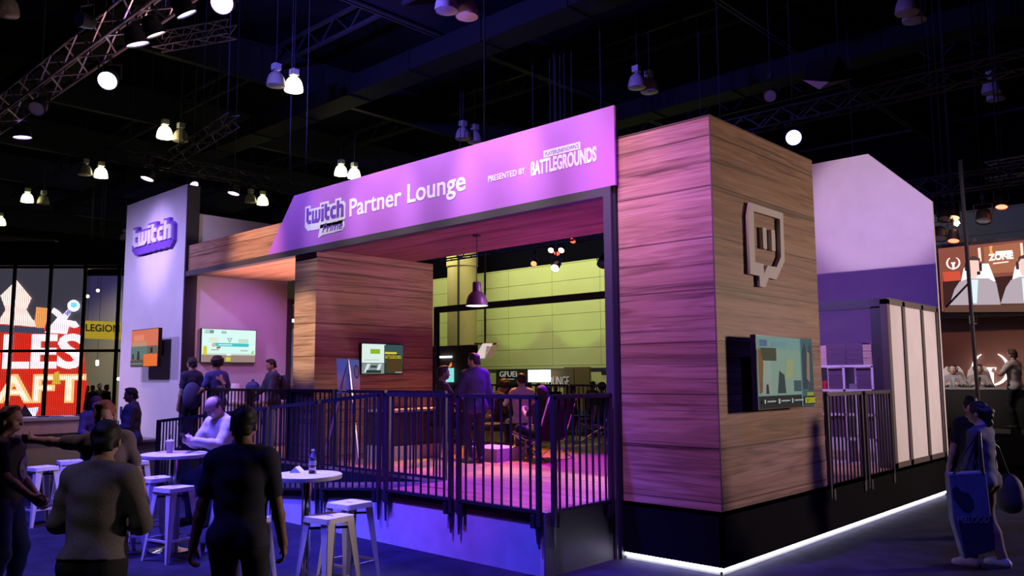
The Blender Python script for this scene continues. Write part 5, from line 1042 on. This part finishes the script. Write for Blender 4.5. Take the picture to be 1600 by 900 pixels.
V_ = [at(1254, 125, D=17.), at(1295, 128, D=16.6), at(1280, 140, D=16.8), at(1310, 86, D=17.2), at(1337, 122, D=17.2), at(1262, 98, D=17.4), at(1300, 120, D=18.2)]
m_ = MB(); m_.add(V_, [(0, 5, 1), (5, 3, 1), (3, 4, 1), (1, 4, 2), (0, 6, 5), (5, 6, 3), (3, 6, 4), (4, 6, 2), (0, 2, 6)]); m_.build('dark_facets', mat('ornament_dark', (.05, .04, .05), .6), fr_)
m_ = MB(); m_.add([p+(CAMP-p).normalized()*.01 for p in (V_[0], V_[1], V_[2])]+[p+(CAMP-p).normalized()*-.03 for p in (V_[0], V_[1], V_[2])], [(0, 1, 2), (5, 4, 3), (0, 3, 4, 1), (1, 4, 5, 2), (2, 5, 3, 0)]); m_.build('pale_facet', mat('ornament_pale', (.75, .7, .72), .6), fr_)
MB().cyl(V_[3], V_[3]+Vector((0, 0, 12.995-V_[3].z)), .012, n=6).build('cable', BEAM, fr_)
# ---------------------------------------------------------------- people
def face_to(p, q): d = Vector(q)-Vector(p); return math.degrees(math.atan2(-d.x, d.y))
def ground(px, py, D, z): p = at(px, py, D=D); return Vector((p.x, p.y, z))
AWAY = face_to(CAMP, CAMP+_f)                                    # heading of the camera
# 1 man in navy tee, from behind, walking
g = ground(378, 700, 5.35, 0); P1 = person('person', 'man in a plain navy short sleeved shirt seen from behind at the front table', g, AWAY+6, H=1.765, vox=.007, pelvis=(0, 0, .92), lean=2, twist=-2, head=(3, 4), hands={'L': (-.30, .02, .80), 'R': (.275, .06, .79)}, elbows={'L': (-1, -1, 0), 'R': (1, -1, 0)}, feet={'L': (-.13, .22, .085), 'R': (.13, -.18, .10)}, tone=(.36, .20, .14), shirt=('short', (.030, .032, .075)), pants=(.022, .022, .03), hair=('short', (.012, .010, .010)), build_=1.07)
c = MB(); r0 = P1['root']; n0 = P1['Hd'](0, -.02, -.03)*P1['s']
c.lathe([(.058, -.008), (.066, 0), (.060, .012), (.055, .004)], n0+v3(0, .0, -.012), 24); c.build('lanyard', mat('lanyard_red', (.30, .03, .04), .7), r0, 60)
# 2 man in grey sweater
g = ground(154, 700, 4.75, 0); P2 = person('person', 'man in a grey knitted sweater and black trousers seen from behind at the lower left', g, AWAY-2, H=1.71, vox=.007, hem=.0, pelvis=(0, 0, .92), lean=7, twist=4, head=(12, 8), hands={'L': (-.12, .26, 1.08), 'R': (.14, .27, 1.05)}, elbows={'L': (-.7, -1, -.2), 'R': (.7, -1, -.2)}, feet={'L': (-.12, .08, .085), 'R': (.12, -.08, .085)}, tone=(.45, .28, .2), shirt=('long', mat('grey_knit', (.20, .185, .19), .9, noise=.2, nscale=90, bump=.12)), pants=(.014, .014, .018), hair=('short', (.012, .010, .010)), build_=1.06)
MB().tube([P2['Hd'](-.075, .105, .11)*P2['s'], P2['Hd'](-.082, .05, .115)*P2['s'], P2['Hd'](-.086, .0, .11)*P2['s']], .003).tube([P2['Hd'](.075, .105, .11)*P2['s'], P2['Hd'](.082, .05, .115)*P2['s'], P2['Hd'](.086, .0, .11)*P2['s']], .003).tube([P2['Hd'](-.075, .105, .11)*P2['s'], P2['Hd'](0, .115, .108)*P2['s'], P2['Hd'](.075, .105, .11)*P2['s']], .003).build('glasses', BLACK, P2['root'])
# 3 man at the left edge, facing right
g3 = ground(12, 700, 7.0, 0); g4 = ground(170, 700, 6.9, 0)
P3 = person('person', 'man in a black printed shirt and jeans cut by the left edge, facing right', g3, face_to(g3, g4)+14, H=1.71, vox=.008, head=(-8, 0), hands={'L': (-.26, .16, .92), 'R': (.22, .30, .98)}, feet={'L': (-.11, .05, .085), 'R': (.11, -.06, .085)}, tone=(.55, .33, .26), shirt=('short', (.018, .016, .02)), pants=(.05, .08, .22), hair=('short', (.10, .045, .03)), build_=1.08)
MB().prism([(.085*math.cos(k*.5)*.8, .10*math.sin(k*.5)) for k in range(13)], lambda a, b, c: Vector(P3['T'](a, .100+c*3.4-8*a*a*.3, .27+b)*P3['s']), .012).build('shirt_print', mat('print_blue_grey', (.18, .16, .26), .8, noise=.8, nscale=22), P3['root'])
# 4 red haired man, left arm stretched to the shoulder of the man at the left
hl = (g3-g4); fd = AWAY+180
a4 = rad(-(face_to(g4, CAMP)+2)); loc = Vector((hl.x*math.cos(a4)-hl.y*math.sin(a4), hl.x*math.sin(a4)+hl.y*math.cos(a4), 0))
P4 = person('person', 'red haired man reaching out an arm to the man at the left edge', g4, face_to(g4, CAMP)+2, H=1.765, vox=.008, lean=3, side=3, head=(-20, 12), hands={'R': (loc.x*.88, loc.y*.88-.02, 1.40), 'L': (-.30, .08, .86)}, elbows={'R': (0, -.6, -1), 'L': (-.6, -1, 0)}, feet={'L': (-.11, 0, .085), 'R': (.11, .1, .085)}, tone=(.60, .36, .28), shirt=('short', (.24, .20, .21)), pants=(.16, .13, .07), hair=('short', (.34, .10, .06)), curl=.35)
# 5 woman with long red brown hair
g = ground(142, 700, 13.2, 0); person('person', 'woman with long auburn hair behind the reception counter, looking down', g, face_to(g, CAMP)+25, H=1.68, vox=.011, head=(-10, 22), lean=6, tone=(.62, .42, .36), shirt=('long', (.13, .11, .10)), pants=(.03, .03, .04), hair=('long', (.13, .035, .02)), hands={'R': (.16, .36, 1.05), 'L': (-.16, .36, 1.05)})
# 6 man in dark suit with badge
g = ground(203, 700, 13.6, 0); P6 = person('person', 'man in a dark suit jacket with a name badge before the tall pale panel', g, face_to(g, CAMP)-98, H=1.79, vox=.011, head=(6, 8), tone=(.22, .12, .08), shirt=('long', (.055, .065, .085)), jacket=True, pants=(.02, .02, .03), hair=('short', (.01, .01, .01)), build_=1.12, hands={'L': (-.15, .26, 1.02), 'R': (.15, .26, 1.02)})
MB().prism([(-.04, 0), (.04, 0), (.04, .06), (-.04, .06)], lambda a, b, c: Vector(P6['T'](-.075+a, .155+c, .22+b)*P6['s']), .006).build('name_badge', WHITE, P6['root'])
MB().prism([(-.045, .50), (.045, .50), (.0, .30)], lambda a, b, c: Vector(P6['T'](a, .128+c*4-(.35-b)*0, b)*P6['s']), .006).build('shirt_front', WHITE, P6['root'])
# 7 seated man in white with glasses and phone
g = ground(352, 730, 9.75, 0)
tb = Vector((-5.215, -3.03, 0)); f7 = face_to(g, tb)+8
P7 = person('person', 'seated man in a white shirt and glasses looking at his phone', g, f7, H=1.80, vox=.008, pelvis=(0, 0, .90), lean=12, head=(4, 26), hands={'L': (-.07, .46, 1.17), 'R': (.09, .45, 1.18)}, elbows={'L': (-.7, -.3, -1), 'R': (.7, -.3, -1)}, feet={'L': (-.13, .30, .32), 'R': (.13, .34, .32)}, tone=(.62, .40, .32), shirt=('long', mat('white_shirt_cloth', (.62, .56, .50), .85, noise=.1, nscale=40)), pants=(.06, .10, .28), shoes=(.05, .04, .04), hair=('balding', (.07, .045, .04)), build_=1.12, curl=.9)
h7 = P7['Hd']; s7 = P7['s']; gm = MB()
for e in (-1, 1):
    q = [h7(e*.034+.028*math.cos(t_), .112, .103+.020*math.sin(t_))*s7 for t_ in np.linspace(0, 6.283, 13)]; gm.tube([tuple(x) for x in q], .0022, 5); gm.tube([tuple(h7(e*.062, .110, .105)*s7), tuple(h7(e*.082, .01, .105)*s7)], .0025, 5)
gm.tube([tuple(h7(-.008, .114, .106)*s7), tuple(h7(.008, .114, .106)*s7)], .0022, 5); gm.build('glasses', BLACK, P7['root'])
ph_ = (P7['arm'][-1][2]+P7['arm'][1][2])/2*s7+v3(0, .095, .035)
ph = P7['root'].matrix_world if False else None
rz7 = rotz(rad(f7)); pw7 = Vector(rz7@ph_)+g
po_ = thing('phone', 'dark phone held by the seated man in white', 'phone', pw7, rad(f7)); po_['local'] = 1
MB().prism([(-.037, -.07), (.037, -.07), (.037, .07), (-.037, .07)], plane((0, 0, 0), (1, 0, 0), (0, .6, .8), (0, -.8, .6)), .009).build('phone_case', BLACK, po_, bevel=.003); MB().prism([(-.033, -.064), (.033, -.064), (.033, .064), (-.033, .064)], plane((0, -.0075, .0056), (1, 0, 0), (0, .6, .8), (0, -.8, .6)), .001).build('phone_screen', glow('phone_screen', (.3, .35, .5), .4), po_)
# staff under the left canopy
g = ground(338, 600, 15.2, .605); P8 = person('person', 'staff member with round dark hair in a blue shirt facing the cartoon screen', g, 95, H=1.72, vox=.012, head=(0, 3), tone=(.3, .17, .12), shirt=('short', (.05, .06, .36)), pants=(.03, .03, .06), hair=('afro', (.012, .01, .01)), hands={'L': (-.26, .22, 1.0), 'R': (.26, .22, 1.0)}, build_=1.05)
MB().prism([(-.10, -.07), (-.04, -.09), (.03, 0), (.10, .02), (.10, .07), (.03, .06), (.03, .1), (-.02, .09), (-.03, .02)], lambda a, b, c: Vector(P8['T'](-a, -.148-c, .38+b)*P8['s']), .006).build('shirt_print', mat('print_white', (.6, .6, .7), .8), P8['root'])
text('shirt_text', 'STAFF', lambda a, b, c: Vector(P8['T'](.08-a, -.146-c, .235+b)*P8['s']), .16, .04, .006, mat('print_white', (.6, .6, .7), .8), P8['root'])
g = ground(299, 600, 15.2, .605); person('person', 'person in dark blue clothes with a blue backpack beside the black panel edge', g, 100, H=1.73, vox=.013, tone=(.4, .25, .2), shirt=('short', (.03, .03, .10)), pants=(.02, .02, .05), hair=('short', (.01, .01, .01)), hands={'R': (.22, .2, 1.02)})
bk = thing('backpack', 'blue backpack on the person beside the black panel edge', 'backpack', g+Vector((.14, -.05, 1.0))); 
bm_ = Field((-.25, -.25, -.3), (.25, .25, .35), .014); bm_.ell((0, 0, 0), (.10, .17, .25), None, .02); field_obj('bag_body', bm_, mat('bag_blue', (.07, .08, .32), .8, noise=.1), bk); bk['local'] = 1
MB().tube([(-.04, -.12, .22), (-.16, -.12, .30), (-.26, -.12, .20)], .015).tube([(-.04, .12, .22), (-.16, .12, .30), (-.26, .12, .20)], .015).build('strap', BLACK, bk)
g = ground(425, 600, 16.0, .605); P10 = person('person', 'man in a dark blue hooded jacket carrying a backpack left of the timber partition', g, face_to(g, CAMP)-72, H=1.71, vox=.012, head=(0, 14), tone=(.6, .4, .3), shirt=('long', (.05, .05, .14)), pants=(.04, .04, .10), hair=('short', (.01, .01, .01)), hands={'R': (.10, .34, 1.02), 'L': (-.2, .15, .85)}, jacket=True)
hv = Vector((-math.sin(P10['root'].rotation_euler.z), math.cos(P10['root'].rotation_euler.z), 0))
bk = thing('backpack', 'dark backpack on the man left of the timber partition', 'backpack', g-hv*.24+Vector((0, 0, 1.13)), P10['root'].rotation_euler.z); bk['local'] = 1
bm_ = Field((-.25, -.25, -.3), (.25, .25, .35), .013); bm_.ell((0, 0, 0), (.16, .11, .25), None, .02); bm_.ell((0, -.08, -.06), (.12, .06, .14), None, .02); field_obj('bag_body', bm_, mat('bag_dark', (.03, .03, .10), .8), bk)
MB().tube([(-.09, .06, .2), (-.10, .26, .30), (-.10, .34, .12)], .016).tube([(.09, .06, .2), (.10, .26, .30), (.10, .34, .12)], .016).build('strap', BLACK, bk)
cpp = Vector(rotz(P10['root'].rotation_euler.z)@(P10['arm'][1][2]*P10['s']+v3(-.03, .08, .02)))+g
t = MB().lathe([(0, -.05), (.03, -.05), (.04, .07), (.042, .075), (0, .078)], cpp, 14).build('drink_cup', mat('cup_clear', (.5, .48, .6), .2), smooth=50); tag(t, 'pale drink cup in the hand of the man with the dark backpack', 'cup')
# 11 suited man from behind in the lounge
g = ground(742, 600, 12.7, .605); person('person', 'man in a dark blue suit jacket seen from behind in the lounge', g, AWAY+28, H=1.70, vox=.010, head=(35, 6), tone=(.5, .32, .25), shirt=('long', (.035, .035, .12)), jacket=True, pants=(.02, .02, .06), hair=('short', (.008, .008, .008)), hands={'L': (-.2, .30, 1.0), 'R': (.30, .0, .84)}, build_=1.08)
# seated in the lounge
def seat(label, px, D, zf, zseat, face, **k):
    g = ground(px, 600, D, zf); H = k.pop('H', 1.72)
    return g, person('person', label, g, face, H=H, pelvis=(0, 0, zseat+.10), feet={'L': (-.13, .42, .085), 'R': (.13, .44, .085)} if zseat < .6 else {'L': (-.13, .3, .32), 'R': (.13, .3, .32)}, **k)
def stool_block(label, g, h):
    t = thing('lounge_stool', label, 'stool', g, 0, 'black lounge stools'); MB().cyl(g+Vector((0, 0, h-.07)), g+Vector((0, 0, h)), .2, n=20).build('seat_pad', SLING, t); MB().cyl(g, g+Vector((0, 0, h-.07)), .03, n=10).build('column', CHROME, t); MB().cyl(g, g+Vector((0, 0, .02)), .2, n=20).build('base', CHROME, t)
g, p = seat('person in black sitting at the end of the timber partition, facing right', 692, 13.2, .605, .62, AWAY-70, vox=.013, tone=(.3, .2, .17), shirt=('long', (.02, .02, .03)), pants=(.02, .02, .03), hair=('short', (.01, .01, .01)), hands={'L': (-.1, .4, .95), 'R': (.1, .4, .95)}); stool_block('black lounge stool under the person at the end of the partition', g, .60)
g, p = seat('person in a pale shirt seated with back turned beyond the railing', 815, 14.4, .605, .50, AWAY+15, vox=.013, tone=(.45, .3, .25), shirt=('short', (.42, .38, .50)), pants=(.03, .03, .05), hair=('short', (.01, .01, .01)), hands={'L': (-.2, .4, .85), 'R': (.2, .4, .85)}, head=(0, 10)); stool_block('black lounge stool under the person in the pale shirt', g, .48)
g, p = seat('woman with dark hair seated low, looking at a phone in the lounge', 838, 12.3, .605, .34, 86, vox=.010, H=1.66, tone=(.55, .36, .3), shirt=('short', (.05, .04, .06)), pants=(.03, .03, .05), hair=('long', (.02, .012, .012)), hands={'L': (-.06, .38, .80), 'R': (.08, .38, .80)}, head=(0, 22), lean=-4); p['root'].location = (-4.70, 2.73, .605)
g, p = seat('dark haired person bent over at the side tables behind the suited man', 768, 15.5, .605, .42, AWAY-60, vox=.015, tone=(.3, .2, .17), shirt=('long', (.02, .02, .03)), pants=(.02, .02, .03), hair=('afro', (.01, .01, .01)), lean=20, head=(0, 20), hands={'L': (-.1, .4, .8), 'R': (.1, .4, .8)}); stool_block('black lounge stool behind the suited man', g, .40)
# crowd beyond the rear railing
cols = [(.05, .05, .06), (.30, .27, .25), (.12, .05, .05), (.04, .05, .09), (.25, .22, .28), (.06, .06, .05), (.2, .06, .06), (.10, .10, .12), (.03, .03, .04)]
for k, (x, D, H, wh) in enumerate(((786, 24, 1.72, 'in dark clothes at the left end of the crowd beyond the rear railing'), (795, 26, 1.70, 'in pale clothes under the outlined sign letters'), (806, 25, 1.66, 'in dark red clothes below the sign board right part'), (842, 24, 1.74, 'below the white projection screen left part'), (851, 23, 1.71, 'in a pale top below the white projection screen right part'), (868, 27, 1.62, 'below the white capital letters'), (896, 28, 1.60, 'in red in front of the brown door'), (926, 25, 1.78, 'left one of two beside the notice board'), (940, 22, 1.74, 'right one of two beside the notice board, with big dark hair'))):
    g = ground(x, 600, D, 0); person('person', 'person '+wh, g, AWAY+(-150+67*k) % 360, H=H, vox=.024, tone=(.5, .33, .26), shirt=('short', cols[k]), pants=(.03, .03, .05), hair=(('short', 'long', 'short', 'short', 'bun', 'short', 'short', 'short', 'afro')[k], ((.01, .01, .01), (.1, .05, .02))[k % 2]), group='crowd beyond the rear railing')
for k, (x, D, H, wh) in enumerate(((145, 31.5, 1.7, 'leftmost of the dark figures behind the glass'), (156, 33, 1.76, 'middle of the dark figures behind the glass'), (167, 32, 1.72, 'rightmost of the dark figures behind the glass, nearest the pale panel'), (136, 32, 1.68, 'standing at the right edge of the LED picture behind the glass'))):
    g = ground(x, 600, D, 0); person('person', 'dark clothed person, '+wh, g, AWAY+180+40*k, H=H, vox=.024, tone=(.3, .2, .16), shirt=('long', (.02, .02, .025)), pants=(.02, .02, .02), hair=('short', (.01, .01, .01)), group='figures behind the glass wall')
# 15 woman with tote bag at the right
g = ground(1533, 700, 8.3, 0); f15 = face_to(g, CAMP)-112
P15 = person('person', 'woman with tied dark hair and a grey hoodie carrying a printed tote bag', g, f15, H=1.66, vox=.008, head=(6, 6), tone=(.48, .30, .25), shirt=('long', (.075, .075, .12)), pants=(.17, .11, .095), shorts=False, shoes=(.3, .3, .35), hair=('bun', (.012, .01, .012)), hands={'L': (-.25, .10, .84), 'R': (.30, .05, .84)}, feet={'L': (-.10, .12, .085), 'R': (.10, -.10, .085)}, build_=.98)
MB().tube([P15['Hd'](-.066, .105, .11)*P15['s'], P15['Hd'](-.082, .02, .115)*P15['s']], .003).tube([P15['Hd'](.066, .105, .11)*P15['s'], P15['Hd'](.082, .02, .115)*P15['s']], .003).tube([P15['Hd'](-.066, .105, .11)*P15['s'], P15['Hd'](.066, .105, .11)*P15['s']], .003).build('glasses', BLACK, P15['root'])
tg = thing('tote_bag', 'big grey blue printed tote bag on the shoulder of the woman at the right', 'bag', at(1527, 790, D=7.92)); a0 = at(1484, 741, D=7.9); 
TB = [onp for onp in ((1483, 741), (1541, 738), (1556, 860), (1508, 874), (1490, 812))]
tp = [at(x, y, D=7.92) for x, y in TB]
TF = lambda a, b, c: at(a, b, D=7.92)+_f*(c)
m_ = MB().prism(TB, lambda a, b, c: TF(a, b, c), .10); m_.build('bag_body', mat('tote_cloth', (.16, .17, .30), .8, noise=.25, nscale=9), tg, bevel=.012)
MB().prism([(1497, 808), (1550, 806), (1555, 858), (1509, 872)], lambda a, b, c: TF(a, b, -c-.001), .004).build('print_dark', mat('tote_print_dark', (.03, .03, .07), .8), tg)
MB().prism([(1488, 764), (1494, 758), (1502, 768), (1512, 770), (1520, 780), (1522, 792), (1515, 800), (1504, 796), (1496, 784), (1490, 778)], lambda a, b, c: TF(a, b, -c-.001), .004).build('print_dark', mat('tote_print_dark', (.03, .03, .07), .8), tg)
text('print_letters', 'MBLOOD', lambda a, b, c: TF(1496+a, 817-b-a*.01, -c-.006), 49, 10, .004, mat('tote_print_pale', (.36, .36, .42), .8), tg, bold=-.01)
MB().tube([at(1490, 741, D=7.93), at(1512, 700, D=7.98), at(1528, 676, D=8.12), at(1545, 690, D=8.3)], .012).tube([at(1536, 740, D=7.93), at(1532, 700, D=7.98), at(1530, 676, D=8.12)], .018).build('handle', BLACK, tg)
sb2 = thing('shoulder_bag', 'black shoulder bag behind the woman at the right edge', 'bag', at(1578, 770, D=8.55)); sb2['local'] = 1
bm_ = Field((-.25, -.25, -.3), (.25, .25, .3), .013); bm_.ell((0, 0, 0), (.13, .12, .20), None, .02); bm_.ell((0, 0, -.08), (.14, .13, .13), None, .03); field_obj('bag_body', bm_, mat('bag_black', (.02, .02, .035), .7), sb2)
MB().tube([(0, 0, .18), tuple(at(1560, 700, D=8.3)-at(1578, 770, D=8.55)), tuple(at(1545, 686, D=8.25)-at(1578, 770, D=8.55))], .014).build('strap', BLACK, sb2)
# 17 dark person beyond her, arm showing
g = ground(1521, 700, 9.7, 0); person('person', 'person in black mostly hidden between the cabin and the woman with the tote bag', g, face_to(g, CAMP)-160, H=1.68, vox=.010, tone=(.42, .27, .22), shirt=('short', (.015, .015, .02)), pants=(.02, .02, .03), hair=('short', (.01, .01, .01)), hands={'L': (-.28, .1, .80), 'R': (.28, .1, .80)})
# stage people
for k, (x, lab, wh, nm) in enumerate(((1490, 'seated commentator in a grey jacket at the left of the stage desk', (.30, .30, .34), 'l'), (1530, 'seated bearded commentator in a grey jacket at the right of the stage desk', (.28, .30, .32), 'r'))):
    g = ground(x, 600, 19.5, .75); P_ = person('person', lab, g, face_to(g, CAMP), H=1.75, vox=.015, pelvis=(0, 0, .60), feet={'L': (-.12, .40, .085), 'R': (.12, .40, .085)}, hands={'L': (-.15, .36, .92), 'R': (.15, .36, .92)}, tone=(.62, .42, .34), shirt=('long', wh), jacket=True, pants=(.03, .03, .04), hair=('short', (.06, .04, .03)))
    MB().lathe([(.10, -.02), (.115, 0), (.10, .02)], tuple(P_['Hd'](0, 0, .12)*P_['s']), 20, (0, 1, 0)).build('headset', BLACK, P_['root'])
    MB().prism([(-.04, .5), (.04, .5), (.0, .25)], lambda a, b, c: Vector(P_['T'](a, .135+c, b)*P_['s']), .01).build('shirt_front', mat('shirt_pale_blue', (.45, .6, .75), .8) if k == 0 else BLACK, P_['root'])
    ch = thing('gaming_chair', ('white high backed chair of the left commentator', 'white high backed chair of the right commentator')[k], 'chair', g, P_['root'].rotation_euler.z, 'commentator chairs'); ch['local'] = 1
    MB().box((-.26, -.24, .40), (.26, .26, .50)).build('seat', WHITE, ch, bevel=.03); MB().prism([(-.24, .45), (.24, .45), (.30, .9), (.22, 1.25), (.14, 1.36), (-.14, 1.36), (-.22, 1.25), (-.30, .9)], plane((0, -.20, 0), (1, 0, 0), (0, 0, 1), (0, -1, 0)), .09).build('backrest', WHITE, ch, bevel=.02); MB().cyl((0, 0, .06), (0, 0, .40), .03, n=10).build('column', BLACK, ch); b_ = MB()
    for q in range(5): b_.bar((0, 0, .06), (.3*math.cos(q*1.257), .3*math.sin(q*1.257), .03), .05)
    b_.build('base', BLACK, ch)
g = ground(1585, 600, 17.6, .75); P_ = person('person', 'crew member in a white printed tee standing on the stage with back turned', g, AWAY+25, H=1.72, vox=.014, tone=(.5, .32, .26), shirt=('short', (.66, .62, .62)), pants=(.02, .02, .03), hair=('short', (.06, .03, .02)), hands={'L': (-.2, .30, 1.25), 'R': (.26, .05, .82)})
text('shirt_text', 'CREW', lambda a, b, c: Vector(P_['T'](.13-a, -.152-c, .36+b)*P_['s']), .22, .06, .006, mat('print_grey', (.30, .33, .38), .4), P_['root'])
